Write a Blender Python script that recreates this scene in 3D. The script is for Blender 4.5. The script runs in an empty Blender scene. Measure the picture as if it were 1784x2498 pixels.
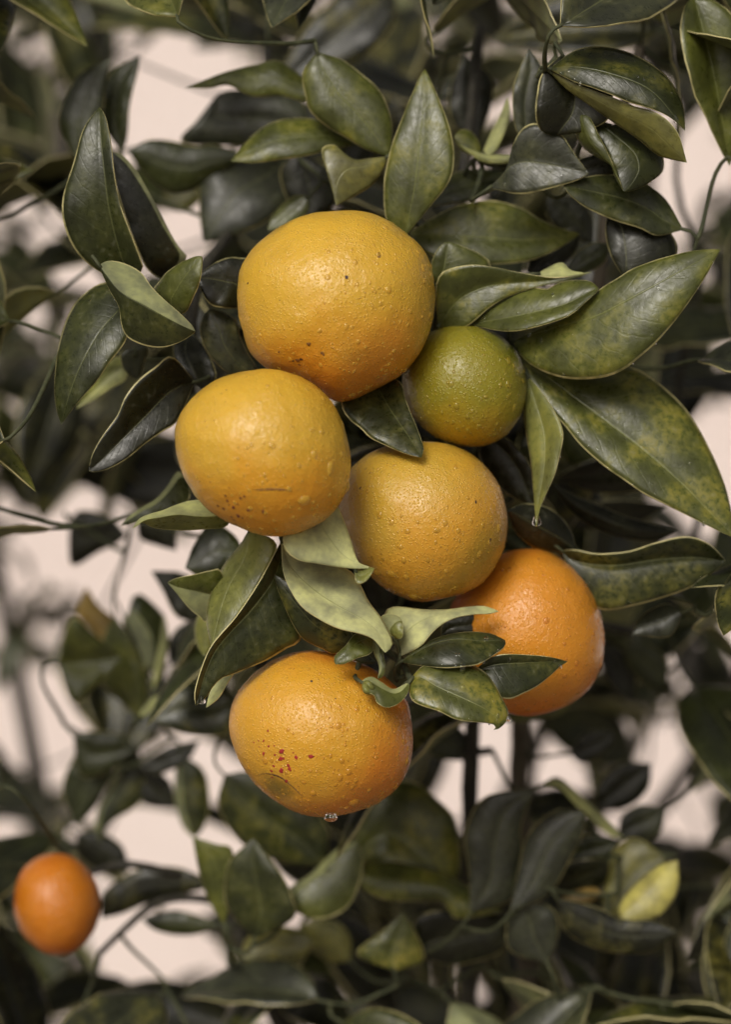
import bpy, bmesh, math, random
import numpy as np
from mathutils import Vector, Matrix, Quaternion, noise
from mathutils.bvhtree import BVHTree

random.seed(11)
rng = np.random.default_rng(11)
scene = bpy.context.scene
col = scene.collection
R = math.radians

# ------------------------------------------------------------------ camera
CAM = Vector((0.0, 0.0, 1.5))
PXM = 0.279 / 1784.0                       # metres per photo pixel, one metre from the lens
cd = bpy.data.cameras.new('camera')
cam = bpy.data.objects.new('camera', cd); col.objects.link(cam)
cam.location = CAM; cam.rotation_euler = (R(90), 0, 0)
cd.sensor_fit = 'VERTICAL'; cd.sensor_height = 36; cd.sensor_width = 36
cd.lens = 36.0 / (2498 * PXM)
cd.clip_start = 0.05; cd.clip_end = 400
cd.dof.use_dof = True; cd.dof.focus_distance = 0.985; cd.dof.aperture_fstop = 3.8
cd.dof.aperture_blades = 0
scene.camera = cam

# ------------------------------------------------------------------ sky, sun, exposure
w = bpy.data.worlds.new('World'); scene.world = w; w.use_nodes = True
nt = w.node_tree; nt.nodes.clear()
out = nt.nodes.new('ShaderNodeOutputWorld'); bg = nt.nodes.new('ShaderNodeBackground')
sky = nt.nodes.new('ShaderNodeTexSky'); sky.sky_type = 'NISHITA'; sky.sun_disc = False
SUN_EL, SUN_AZ = R(34), R(-160)
sky.sun_elevation = SUN_EL; sky.sun_rotation = SUN_AZ
sky.air_density = 1.0; sky.dust_density = 6.0; sky.ozone_density = 1.0
hs = nt.nodes.new('ShaderNodeHueSaturation'); hs.inputs['Saturation'].default_value = 0.12
tint = nt.nodes.new('ShaderNodeMix'); tint.data_type = 'RGBA'; tint.blend_type = 'MULTIPLY'
tint.inputs['Factor'].default_value = 1.0
tint.inputs[7].default_value = (1.0, 0.94, 0.86, 1)
nt.links.new(sky.outputs[0], hs.inputs['Color']); nt.links.new(hs.outputs[0], tint.inputs[6])
nt.links.new(tint.outputs[2], bg.inputs[0]); nt.links.new(bg.outputs[0], out.inputs[0])
bg.inputs[1].default_value = 0.08
sd = bpy.data.lights.new('sun', 'SUN'); sun = bpy.data.objects.new('sun', sd); col.objects.link(sun)
sd.energy = 1.5; sd.angle = R(22); sd.color = (1.0, 0.95, 0.86)
# direction the light comes from: nishita rotation 0 = +Y, clockwise seen from above
sdir = Vector((math.sin(SUN_AZ) * math.cos(SUN_EL), math.cos(SUN_AZ) * math.cos(SUN_EL), math.sin(SUN_EL)))
sun.rotation_euler = sdir.to_track_quat('Z', 'Y').to_euler()
vs = scene.view_settings
vs.view_transform = 'Standard'; vs.look = 'None'; vs.gamma = 1.0; vs.exposure = 0.0
vs.use_curve_mapping = False
scene.cycles.use_denoising = True
scene.cycles.max_bounces = 8; scene.cycles.transmission_bounces = 6
scene.cycles.caustics_reflective = False; scene.cycles.caustics_refractive = True

# ------------------------------------------------------------------ helpers
TILE = {'A': (160, 160), 'B': (880, 160), 'C': (160, 740), 'D': (880, 740), 'E': (160, 1300),
        'F': (880, 1300), 'G': (160, 1780), 'H': (880, 1780)}
TS = 740.0 / 1624.0
def nat(t, p):
    if t == 'Z': return np.array([p[0] * 1.0985, p[1] * 1.0985])
    o = TILE[t]; return np.array([o[0] + p[0] * TS, o[1] + p[1] * TS])
def W(n, d):                                # photo point + depth in cm behind the reference plane -> world
    dist = 1.0 + d / 100.0
    return np.array([(n[0] - 892) * PXM * dist, dist, 1.5 - (n[1] - 1249) * PXM * dist])
def proj(p):                                # world -> photo point
    return np.array([892 + p[0] / p[1] / PXM, 1249 - (p[2] - 1.5) / p[1] / PXM])
def pts(s):
    return [tuple(float(v) for v in q.split(',')) for q in s.split()]
def tag(o, label=None, cat=None, group=None, kind=None):
    if label: o['label'] = label
    if cat: o['category'] = cat
    if group: o['group'] = group
    if kind: o['kind'] = kind
    return o
def link(name, me, parent=None, mats=()):
    o = bpy.data.objects.new(name, me); col.objects.link(o)
    if parent is not None: o.parent = parent
    for m in mats: me.materials.append(m)
    return o
def empty(name, loc):
    o = bpy.data.objects.new(name, None); col.objects.link(o); o.location = loc
    o.empty_display_size = 0.02
    return o
def spline(P, n):
    P = np.array(P, float)
    Q = np.vstack([2 * P[0] - P[1], P, 2 * P[-1] - P[-2]])
    res = []
    for i in range(1, len(Q) - 2):
        a, b, c, d = Q[i - 1], Q[i], Q[i + 1], Q[i + 2]
        for t in np.linspace(0, 1, 14, endpoint=False):
            res.append(0.5 * (2 * b + (c - a) * t + (2 * a - 5 * b + 4 * c - d) * t * t + (3 * b - a - 3 * c + d) * t ** 3))
    res.append(Q[-2]); res = np.array(res)
    s = np.concatenate([[0], np.cumsum(np.linalg.norm(np.diff(res, axis=0), axis=1))])
    u = np.linspace(0, s[-1], n)
    return np.stack([np.interp(u, s, res[:, k]) for k in range(res.shape[1])], 1)

# ------------------------------------------------------------------ materials
def newmat(name):
    m = bpy.data.materials.new(name); m.use_nodes = True
    n = m.node_tree; b = n.nodes['Principled BSDF']
    return m, n, b
def nd(n, t, **kw):
    x = n.nodes.new(t)
    for k, v in kw.items():
        if k in x.inputs: x.inputs[k].default_value = v
        else: setattr(x, k, v)
    return x
def mth(n, op, a, b=None, clamp=False):
    x = n.nodes.new('ShaderNodeMath'); x.operation = op; x.use_clamp = clamp
    for i, v in enumerate((a, b)):
        if v is None: continue
        if isinstance(v, (int, float)): x.inputs[i].default_value = v
        else: n.links.new(v, x.inputs[i])
    return x.outputs[0]
def mixc(n, f, a, b, blend='MIX'):
    x = n.nodes.new('ShaderNodeMix'); x.data_type = 'RGBA'; x.blend_type = blend
    for i, v in ((0, f), (6, a), (7, b)):
        if isinstance(v, (int, float)): x.inputs[i].default_value = v
        elif isinstance(v, tuple): x.inputs[i].default_value = (*v, 1)
        else: n.links.new(v, x.inputs[i])
    return x.outputs[2]
def ramp(n, v, lo, hi, a=0.0, b=1.0):
    x = n.nodes.new('ShaderNodeMapRange'); x.interpolation_type = 'SMOOTHSTEP'
    n.links.new(v, x.inputs[0])
    for i, q in enumerate((lo, hi, a, b)): x.inputs[1 + i].default_value = q
    return x.outputs[0]

def leaf_material(name, under):
    m, n, b = newmat(name)
    oi = n.nodes.new('ShaderNodeObjectInfo')
    uv = n.nodes.new('ShaderNodeUVMap'); sx = n.nodes.new('ShaderNodeSeparateXYZ')
    n.links.new(uv.outputs[0], sx.inputs[0])
    u = sx.outputs[0]; v = mth(n, 'SUBTRACT', mth(n, 'MULTIPLY', sx.outputs[1], 2.0), 1.0)
    av = mth(n, 'ABSOLUTE', v)
    tc = n.nodes.new('ShaderNodeTexCoord')
    ofs = n.nodes.new('ShaderNodeVectorMath'); ofs.operation = 'ADD'
    cmb = n.nodes.new('ShaderNodeCombineXYZ')
    n.links.new(mth(n, 'MULTIPLY', oi.outputs['Random'], 13.0), cmb.inputs[0])
    n.links.new(tc.outputs['Object'], ofs.inputs[0]); n.links.new(cmb.outputs[0], ofs.inputs[1])
    def noi(scale, detail=3.0, rough=0.55):
        x = nd(n, 'ShaderNodeTexNoise', Scale=scale, Detail=detail, Roughness=rough)
        n.links.new(ofs.outputs[0], x.inputs['Vector']); return x.outputs['Fac']
    n1 = noi(75.0); n2 = noi(420.0, 4.0); n3 = noi(1900.0, 2.0)
    base = oi.outputs['Color']
    if under:
        base = mixc(n, 0.55, mixc(n, 1.0, base, (2.0, 1.95, 1.9), 'MULTIPLY'), (0.40, 0.42, 0.23))
    # broad and fine colour variation
    var = ramp(n, n1, 0.3, 0.72, 0.62, 1.38)
    c = n.nodes.new('ShaderNodeMix'); c.data_type = 'RGBA'; c.blend_type = 'MULTIPLY'; c.inputs[0].default_value = 1
    cc = n.nodes.new('ShaderNodeCombineColor')
    fine = mth(n, 'MULTIPLY', var, ramp(n, n2, 0.25, 0.8, 0.86, 1.14))
    n.links.new(fine, cc.inputs[0]); n.links.new(fine, cc.inputs[1])
    n.links.new(mth(n, 'POWER', fine, 0.7), cc.inputs[2])
    n.links.new(base, c.inputs[6]); n.links.new(cc.outputs[0], c.inputs[7]); colr = c.outputs[2]
    # chlorotic mottling (alpha of the object colour says how much)
    mot = mth(n, 'MULTIPLY', ramp(n, n1, 0.44, 0.68), oi.outputs['Alpha'])
    mot = mth(n, 'MULTIPLY', mot, ramp(n, n2, 0.36, 0.58))
    colr = mixc(n, mot, colr, (0.25, 0.215, 0.03))
    # side veins
    sv = mth(n, 'SUBTRACT', mth(n, 'MULTIPLY', u, 11.0), mth(n, 'MULTIPLY', av, 2.6))
    sv = mth(n, 'ADD', sv, mth(n, 'MULTIPLY', n1, 0.9))
    fr = mth(n, 'ABSOLUTE', mth(n, 'SUBTRACT', mth(n, 'FRACT', sv), 0.5))
    vein = ramp(n, fr, 0.0, 0.09, 1.0, 0.0)
    colr = mixc(n, mth(n, 'MULTIPLY', vein, 0.08 if not under else 0.06), colr,
                mixc(n, 1.0, oi.outputs['Color'], (2.1, 2.1, 1.9), 'MULTIPLY'))
    # midrib
    mr = ramp(n, av, 0.008, 0.035, 1.0, 0.0)
    colr = mixc(n, mth(n, 'MULTIPLY', mr, 0.5), colr, mixc(n, 0.6, mixc(n, 1.0, oi.outputs['Color'], (2.4, 2.4, 2.0), 'MULTIPLY'), (0.2, 0.21, 0.09)))
    # translucent yellowish margin
    mg = mth(n, 'MULTIPLY', ramp(n, av, 0.95, 0.975), ramp(n, noi(160.0, 3.0), 0.32, 0.56, 0.3, 1.0))
    colr = mixc(n, mth(n, 'MULTIPLY', mg, 0.9), colr, (0.62, 0.56, 0.27))
    # specks of dirt and dried spray
    vor = nd(n, 'ShaderNodeTexVoronoi', Scale=260.0); n.links.new(ofs.outputs[0], vor.inputs['Vector'])
    sp = mth(n, 'MULTIPLY', ramp(n, vor.outputs['Distance'], 0.06, 0.11, 1.0, 0.0), ramp(n, n1, 0.60, 0.68))
    colr = mixc(n, mth(n, 'MULTIPLY', sp, 0.7), colr, (0.03, 0.022, 0.012))
    haze = mth(n, 'MULTIPLY', ramp(n, n2, 0.56, 0.74), ramp(n, n1, 0.40, 0.62))
    colr = mixc(n, mth(n, 'MULTIPLY', haze, 0.16), colr, (0.30, 0.30, 0.24))
    n.links.new(colr, b.inputs['Base Color'])
    rg = ramp(n, n2, 0.2, 0.8, 0.22 if not under else 0.5, 0.46 if not under else 0.68)
    n.links.new(mth(n, 'ADD', rg, mth(n, 'MULTIPLY', haze, 0.2)), b.inputs['Roughness'])
    b.inputs['Specular IOR Level'].default_value = 0.5 if not under else 0.3
    h = mth(n, 'ADD', mth(n, 'MULTIPLY', vein, -0.16 if not under else 0.2),
            mth(n, 'ADD', mth(n, 'MULTIPLY', n2, 0.7), mth(n, 'MULTIPLY', n3, 0.18)))
    h = mth(n, 'ADD', h, mth(n, 'MULTIPLY', mr, -0.8 if not under else 0.9))
    bp = n.nodes.new('ShaderNodeBump'); bp.inputs['Strength'].default_value = 0.36; bp.inputs['Distance'].default_value = 0.0006
    n.links.new(h, bp.inputs['Height']); n.links.new(bp.outputs[0], b.inputs['Normal'])
    # a little light passes through the blade
    tr = n.nodes.new('ShaderNodeBsdfTranslucent'); n.links.new(mixc(n, 1.0, colr, (1.5, 1.6, 0.7), 'MULTIPLY'), tr.inputs[0])
    ms = n.nodes.new('ShaderNodeMixShader'); ms.inputs[0].default_value = 0.12
    n.links.new(b.outputs[0], ms.inputs[1]); n.links.new(tr.outputs[0], ms.inputs[2])
    n.links.new(ms.outputs[0], n.nodes['Material Output'].inputs[0])
    return m
M_UP = leaf_material('leaf_upper', False)
M_LO = leaf_material('leaf_underside', True)
M_RIM, _n, _b = newmat('leaf_margin')
_x = nd(_n, 'ShaderNodeTexNoise', Scale=300.0)
_tc = _n.nodes.new('ShaderNodeTexCoord'); _n.links.new(_tc.outputs['Object'], _x.inputs['Vector'])
_n.links.new(mixc(_n, _x.outputs['Fac'], (0.5, 0.45, 0.2), (0.7, 0.63, 0.34)), _b.inputs['Base Color'])
_b.inputs['Roughness'].default_value = 0.5

def bark(name, c1, c2):
    m, n, b = newmat(name)
    tc = n.nodes.new('ShaderNodeTexCoord'); mp = n.nodes.new('ShaderNodeMapping'); mp.inputs['Scale'].default_value = (1, 1, 0.25)
    n.links.new(tc.outputs['Object'], mp.inputs[0])
    x = nd(n, 'ShaderNodeTexNoise', Scale=260.0, Detail=6.0); n.links.new(mp.outputs[0], x.inputs['Vector'])
    n.links.new(mixc(n, ramp(n, x.outputs['Fac'], 0.3, 0.7), c1, c2), b.inputs['Base Color'])
    b.inputs['Roughness'].default_value = 0.75
    bp = n.nodes.new('ShaderNodeBump'); bp.inputs['Strength'].default_value = 0.6; bp.inputs['Distance'].default_value = 0.001
    n.links.new(x.outputs['Fac'], bp.inputs['Height']); n.links.new(bp.outputs[0], b.inputs['Normal'])
    return m
M_BARK = bark('bark', (0.018, 0.016, 0.012), (0.05, 0.045, 0.032))
M_BARK2 = bark('bark_pale', (0.06, 0.048, 0.034), (0.14, 0.115, 0.085))
M_TWIG = bark('green_twig', (0.035, 0.042, 0.018), (0.075, 0.08, 0.035))

def water(name, see):
    m, n, b = newmat(name)
    b.inputs['Base Color'].default_value = (1, 1, 1, 1); b.inputs['Roughness'].default_value = 0.02
    b.inputs['IOR'].default_value = 1.333; b.inputs['Transmission Weight'].default_value = 1.0
    # a thin bead: part of the light goes straight through to the skin it sits on
    tp = n.nodes.new('ShaderNodeBsdfTransparent'); ms = n.nodes.new('ShaderNodeMixShader'); ms.inputs[0].default_value = see
    n.links.new(tp.outputs[0], ms.inputs[1]); n.links.new(b.outputs[0], ms.inputs[2])
    n.links.new(ms.outputs[0], n.nodes['Material Output'].inputs[0])
    return m
M_WATER = water('water', 1.0); M_BEAD = water('water_bead', 0.72)

def peel(name, c_up, c_dn, axis, lo, hi, patch=None, pcol=(0.12, 0.13, 0.02), psize=(0.2, 0.8), spec=0.45):
    """citrus peel: pigment and some painted light drift from c_up to c_dn along an axis of the fruit"""
    m, n, b = newmat(name)
    tc = n.nodes.new('ShaderNodeTexCoord'); P = tc.outputs['Object']
    def noi(scale, detail=3.0, rough=0.5, dist=0.0):
        x = nd(n, 'ShaderNodeTexNoise', Scale=scale, Detail=detail, Roughness=rough, Distortion=dist)
        n.links.new(P, x.inputs['Vector']); return x.outputs['Fac']
    n1 = noi(38.0, 3.0); n2 = noi(170.0, 3.0, 0.55, 0.5); n3 = noi(430.0, 3.0, 0.6, 0.4)
    dp = n.nodes.new('ShaderNodeVectorMath'); dp.operation = 'DOT_PRODUCT'
    n.links.new(P, dp.inputs[0]); dp.inputs[1].default_value = Vector(axis).normalized()
    t = mth(n, 'ADD', dp.outputs['Value'], mth(n, 'MULTIPLY', mth(n, 'SUBTRACT', n1, 0.5), 0.045))
    c = mixc(n, ramp(n, t, lo, hi), c_dn, c_up)
    if patch is not None:
        dv = n.nodes.new('ShaderNodeVectorMath'); dv.operation = 'DISTANCE'
        n.links.new(P, dv.inputs[0]); dv.inputs[1].default_value = patch
        f = mth(n, 'ADD', dv.outputs['Value'], mth(n, 'MULTIPLY', mth(n, 'SUBTRACT', n1, 0.5), 0.03))
        c = mixc(n, mth(n, 'MULTIPLY', ramp(n, f, psize[0], psize[1], 1.0, 0.0), 0.85), c, pcol)
    c = mixc(n, ramp(n, n1, 0.45, 0.75, 0.0, 0.30), c, mixc(n, 1.0, c, (0.86, 0.80, 0.62), 'MULTIPLY'))
    c = mixc(n, ramp(n, n2, 0.3, 0.75, 0.0, 0.22), c, mixc(n, 1.0, c, (1.12, 1.12, 1.3), 'MULTIPLY'))
    vor = nd(n, 'ShaderNodeTexVoronoi', Scale=950.0); vor.feature = 'SMOOTH_F1'; vor.inputs['Smoothness'].default_value = 0.35
    n.links.new(P, vor.inputs['Vector'])
    pore = ramp(n, vor.outputs['Distance'], 0.05, 0.45)
    c = mixc(n, mth(n, 'MULTIPLY', pore, 0.3), c, mixc(n, 1.0, c, (0.8, 0.7, 0.5), 'MULTIPLY'))
    fl = nd(n, 'ShaderNodeTexVoronoi', Scale=120.0); n.links.new(P, fl.inputs['Vector'])
    fk = mth(n, 'MULTIPLY', ramp(n, fl.outputs['Distance'], 0.04, 0.075, 1.0, 0.0), ramp(n, noi(55.0), 0.66, 0.70))
    c = mixc(n, mth(n, 'MULTIPLY', fk, 0.75), c, (0.10, 0.03, 0.012))
    n.links.new(c, b.inputs['Base Color'])
    n.links.new(ramp(n, n2, 0.3, 0.7, 0.28, 0.48), b.inputs['Roughness'])
    b.inputs['Specular IOR Level'].default_value = spec
    # film of rain water lying in uneven patches
    wet = ramp(n, n1, 0.42, 0.58)
    n.links.new(mth(n, 'ADD', mth(n, 'MULTIPLY', wet, 0.7), 0.25), b.inputs['Coat Weight'])
    b.inputs['Coat Roughness'].default_value = 0.10; b.inputs['Coat IOR'].default_value = 1.38
    b.inputs['Subsurface Weight'].default_value = 0.12
    b.inputs['Subsurface Radius'].default_value = (1.0, 0.45, 0.1); b.inputs['Subsurface Scale'].default_value = 0.003
    h = mth(n, 'ADD', mth(n, 'MULTIPLY', pore, -0.42), mth(n, 'ADD', mth(n, 'MULTIPLY', n2, 0.25), mth(n, 'MULTIPLY', n3, 0.62)))
    bp = n.nodes.new('ShaderNodeBump'); bp.inputs['Strength'].default_value = 0.55; bp.inputs['Distance'].default_value = 0.0008
    n.links.new(h, bp.inputs['Height']); n.links.new(bp.outputs[0], b.inputs['Normal'])
    cb = n.nodes.new('ShaderNodeBump'); cb.inputs['Strength'].default_value = 0.8; cb.inputs['Distance'].default_value = 0.0012
    n.links.new(mth(n, 'ADD', mth(n, 'ADD', mth(n, 'MULTIPLY', n2, 0.5), mth(n, 'MULTIPLY', pore, -0.3)), mth(n, 'MULTIPLY', n3, 0.9)), cb.inputs['Height'])
    n.links.new(cb.outputs[0], b.inputs['Coat Normal'])
    return m

def plain(name, c, rough=0.6, var=0.25, scale=300.0):
    m, n, b = newmat(name)
    tc = n.nodes.new('ShaderNodeTexCoord')
    x = nd(n, 'ShaderNodeTexNoise', Scale=scale, Detail=4.0); n.links.new(tc.outputs['Object'], x.inputs['Vector'])
    n.links.new(mixc(n, x.outputs['Fac'], tuple(v * (1 - var) for v in c), tuple(min(1, v * (1 + var)) for v in c)), b.inputs['Base Color'])
    b.inputs['Roughness'].default_value = rough
    return m
M_SCAR = plain('scar_dark', (0.06, 0.025, 0.02)); M_RED = plain('speck_red', (0.34, 0.025, 0.022), 0.5)
M_MAROON = plain('speck_maroon', (0.16, 0.03, 0.022), 0.5); M_BROWN = plain('blemish_brown', (0.22, 0.10, 0.03), 0.6)
M_CALYX = plain('calyx_green', (0.07, 0.08, 0.03), 0.6)

# ------------------------------------------------------------------ setting: ground and pale wall
def ground():
    m, n, b = newmat('ground_pale_bounce')  # pale tone chosen for the unseen ground to bounce light up
    tc = n.nodes.new('ShaderNodeTexCoord')
    a = nd(n, 'ShaderNodeTexNoise', Scale=3.0, Detail=8.0); n.links.new(tc.outputs['Object'], a.inputs['Vector'])
    c = nd(n, 'ShaderNodeTexNoise', Scale=60.0, Detail=6.0); n.links.new(tc.outputs['Object'], c.inputs['Vector'])
    g = mixc(n, ramp(n, c.outputs['Fac'], 0.3, 0.7), (0.24, 0.20, 0.15), (0.40, 0.35, 0.28))
    s = mixc(n, c.outputs['Fac'], (0.30, 0.26, 0.21), (0.48, 0.43, 0.36))
    n.links.new(mixc(n, ramp(n, a.outputs['Fac'], 0.42, 0.6), g, s), b.inputs['Base Color'])
    b.inputs['Roughness'].default_value = 0.9
    bp = n.nodes.new('ShaderNodeBump'); bp.inputs['Distance'].default_value = 0.03
    n.links.new(c.outputs['Fac'], bp.inputs['Height']); n.links.new(bp.outputs[0], b.inputs['Normal'])
    bm = bmesh.new(); bmesh.ops.create_grid(bm, x_segments=40, y_segments=40, size=150)
    for v in bm.verts:
        if abs(v.co.x) > 8 or abs(v.co.y) > 8: v.co.z += 0.25 * noise.noise(v.co * 0.05)
    me = bpy.data.meshes.new('ground'); bm.to_mesh(me); bm.free()
    tag(link('ground', me, None, [m]), kind='structure')
ground()
def wall():
    m, n, b = newmat('pale_render')
    tc = n.nodes.new('ShaderNodeTexCoord')
    a = nd(n, 'ShaderNodeTexNoise', Scale=2.0, Detail=5.0); n.links.new(tc.outputs['Object'], a.inputs['Vector'])
    c = nd(n, 'ShaderNodeTexNoise', Scale=180.0, Detail=4.0); n.links.new(tc.outputs['Object'], c.inputs['Vector'])
    n.links.new(mixc(n, ramp(n, a.outputs['Fac'], 0.3, 0.75), (0.84, 0.72, 0.69), (0.88, 0.77, 0.74)), b.inputs['Base Color'])
    b.inputs['Roughness'].default_value = 0.85
    bp = n.nodes.new('ShaderNodeBump'); bp.inputs['Distance'].default_value = 0.004
    n.links.new(c.outputs['Fac'], bp.inputs['Height']); n.links.new(bp.outputs[0], b.inputs['Normal'])
    root = empty('garden_wall', (0, 5.2, 0))
    tag(root, 'pale pinkish rendered garden wall far behind the foliage', 'wall')
    def box(name, x0, x1, y0, y1, z0, z1):
        bm = bmesh.new(); bmesh.ops.create_cube(bm, size=1)
        for v in bm.verts:
            v.co = Vector((x0 if v.co.x < 0 else x1, y0 if v.co.y < 0 else y1, z0 if v.co.z < 0 else z1))
        bmesh.ops.bevel(bm, geom=bm.edges[:], offset=0.006, segments=2, affect='EDGES')
        me = bpy.data.meshes.new(name); bm.to_mesh(me); bm.free(); return link(name, me, root, [m])
    box('wall_face', -6.5, 6.5, 0, 0.2, -0.05, 3.4)
    box('coping', -6.55, 6.55, -0.03, 0.23, 3.4, 3.47)
    box('plinth', -6.52, 6.52, -0.02, -0.002, -0.05, 0.22)
wall()

# ------------------------------------------------------------------ leaf blades
def blade(name, Lw, Mw, Rw, hs=('u', 'u'), bulge=0.10, nv=13, thick=0.00042, ref=None, wav=0.0, seed=0, crease=False):
    """closed, thin blade through left edge, midrib and right edge (world or local arrays)"""
    nu = len(Mw); vs_ = np.linspace(-1, 1, nv)
    G = np.zeros((nu, nv, 3))
    for j, v in enumerate(vs_):
        a = abs(v); E = Lw if v < 0 else Rw
        G[:, j] = Mw + (E - Mw) * a
    # rounding of each half, towards the viewer's side of that half
    view = np.array([0, -1.0, 0]) if ref is None else np.array(ref, float)
    hwL = np.linalg.norm(Lw - Mw, axis=1); hwR = np.linalg.norm(Rw - Mw, axis=1)
    for j, v in enumerate(vs_):
        a = abs(v); hw = hwL if v < 0 else hwR
        G[:, j] += view * (bulge * hw * 4 * a * (1 - a))[:, None]
    if wav:
        uu = np.linspace(0, 1, nu); ph = seed * 1.7
        for j, v in enumerate(vs_):
            amp = wav * abs(v) ** 2 * np.sin(np.pi * uu)
            G[:, j] += view * (amp * (np.sin(uu * 17 + ph + (v > 0) * 2.1) * 0.6 + np.sin(uu * 31 + 2 * ph + v) * 0.4))[:, None]
    du = np.gradient(G, axis=0); dv = np.gradient(G, axis=1)
    N = np.cross(dv, du); N /= (np.linalg.norm(N, axis=2, keepdims=True) + 1e-12)
    top = G + N * thick / 2; bot = G - N * thick / 2
    V = np.concatenate([top.reshape(-1, 3), bot.reshape(-1, 3)])
    k = nu * nv
    F = []; MI = []; UV = []
    half = (nv - 1) // 2
    # which layer of each half is turned to the viewer
    vis = []
    for h in (0, 1):
        sl = slice(0, half) if h == 0 else slice(half + 1, nv)
        vis.append(np.mean(N[:, sl] @ view) > 0)
    uvu = np.linspace(0, 1, nu); uvv = (vs_ + 1) / 2
    for i in range(nu - 1):
        for j in range(nv - 1):
            a, b_, c, d = i * nv + j, i * nv + j + 1, (i + 1) * nv + j + 1, (i + 1) * nv + j
            q = [(uvu[i], uvv[j]), (uvu[i], uvv[j + 1]), (uvu[i + 1], uvv[j + 1]), (uvu[i + 1], uvv[j])]
            h = 0 if j < half else 1
            front = 0 if hs[h] == 'u' else 1
            tm = front if vis[h] else 1 - front
            F.append((a, b_, c, d)); MI.append(tm); UV += q
            F.append((a + k, d + k, c + k, b_ + k)); MI.append(1 - tm); UV += [q[0], q[3], q[2], q[1]]
    for j in (0, nv - 1):
        for i in range(nu - 1):
            a, d = i * nv + j, (i + 1) * nv + j
            F.append((a, d, d + k, a + k) if j == 0 else (d, a, a + k, d + k)); MI.append(2); UV += [(0, 0)] * 4
    for i in (0, nu - 1):
        for j in range(nv - 1):
            a, d = i * nv + j, i * nv + j + 1
            F.append((d, a, a + k, d + k) if i == 0 else (a, d, d + k, a + k)); MI.append(2); UV += [(0, 0)] * 4
    me = bpy.data.meshes.new(name)
    me.from_pydata(V.tolist(), [], F)
    me.polygons.foreach_set('material_index', MI)
    me.polygons.foreach_set('use_smooth', [mi != 2 for mi in MI])
    uvl = me.uv_layers.new(name='UVMap'); uvl.data.foreach_set('uv', np.array(UV, 'f').ravel())
    for mm in (M_UP, M_LO, M_RIM): me.materials.append(mm)
    me.update()
    if crease:
        at = me.attributes.new('sharp_edge', 'BOOLEAN', 'EDGE')
        ed = np.zeros(len(me.edges) * 2, int); me.edges.foreach_get('vertices', ed); ed = ed.reshape(-1, 2)
        at.data.foreach_set('value', ((ed % k % nv == half).all(1)))
    return me, G

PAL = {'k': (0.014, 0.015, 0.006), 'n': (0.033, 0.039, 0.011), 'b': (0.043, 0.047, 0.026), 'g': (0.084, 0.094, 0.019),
       'l': (0.180, 0.188, 0.050), 'p': (0.26, 0.265, 0.115), 'y': (0.15, 0.145, 0.045), 'o': (0.30, 0.20, 0.055), 'Y': (0.42, 0.38, 0.11)}  # near-black also stands for deep shade, lighter greens for lit leaves

TREE = empty('orange_tree', (0.06, 1.30, 0.0))
tag(TREE, 'citrus tree in front whose sharp rain-wet leaves surround the fruit cluster', 'tree', 'citrus trees')
TREE2 = empty('orange_tree', (-0.12, 1.72, 0.0))
tag(TREE2, 'blurred dark citrus tree standing behind, in front of the pale wall', 'tree', 'citrus trees')
attach = []                                  # (tree, base point, inward direction)
LEAFG = []
def leaf(t, base, tip, L, Rr, M=None, d=(0, 0, 0), e=(0, 0), c='n', hs='uu', mot=0.15, bulge=0.10, wav=0.0006, tree=None, nu=30, drops=0):
    """one traced leaf: image outline in tile units, depths in cm, e = depth offset of the two edges"""
    tree = tree or TREE
    d = tuple(q * 1.3 if q > 6.4 else q for q in d)
    b = pts(base); tp = pts(tip); Lp = b + pts(L) + tp; Rp = b + pts(Rr) + tp
    Lp = [nat(t, p) for p in Lp]; Rp = [nat(t, p) for p in Rp]
    Ls = spline(Lp, nu); Rs = spline(Rp, nu)
    Ms = (Ls + Rs) / 2 if M is None else spline([nat(t, p) for p in b + pts(M) + tp], nu)
    if M is not None or True:                # keep the three lines together at the ends
        pass
    u = np.linspace(0, 1, nu)
    dep = d[0] * (1 - u) * (1 - 2 * u) + d[1] * 4 * u * (1 - u) + d[2] * u * (2 * u - 1)
    hl = np.linalg.norm(Ls - Ms, axis=1); hr = np.linalg.norm(Rs - Ms, axis=1)
    hl = hl / (hl.max() + 1e-9); hr = hr / (hr.max() + 1e-9)
    Lw = np.array([W(p, dd + e[0] * h) for p, dd, h in zip(Ls, dep, hl)])
    Rw = np.array([W(p, dd + e[1] * h) for p, dd, h in zip(Rs, dep, hr)])
    Mw = np.array([W(p, dd) for p, dd in zip(Ms, dep)])
    o0 = Mw[0].copy()
    me, G = blade('leaf', Lw - o0, Mw - o0, Rw - o0, hs, bulge, wav=wav, seed=len(LEAFG), crease=hs[0] != hs[1])
    o = link('leaf', me); o.parent = tree; o.location = Vector(o0) - tree.location
    o.color = (*PAL[c], mot)
    if c in 'oYy': tag(o, {'o': 'ochre-yellow ageing leaf', 'Y': 'bright yellow-green leaf', 'y': 'yellowish green leaf'}[c])
    dirv = Mw[0] - Mw[min(3, nu - 1)]; dirv /= np.linalg.norm(dirv) + 1e-9
    attach.append((tree, o0, dirv, c))
    LEAFG.append((o, G, o0, drops))
    return o

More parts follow.
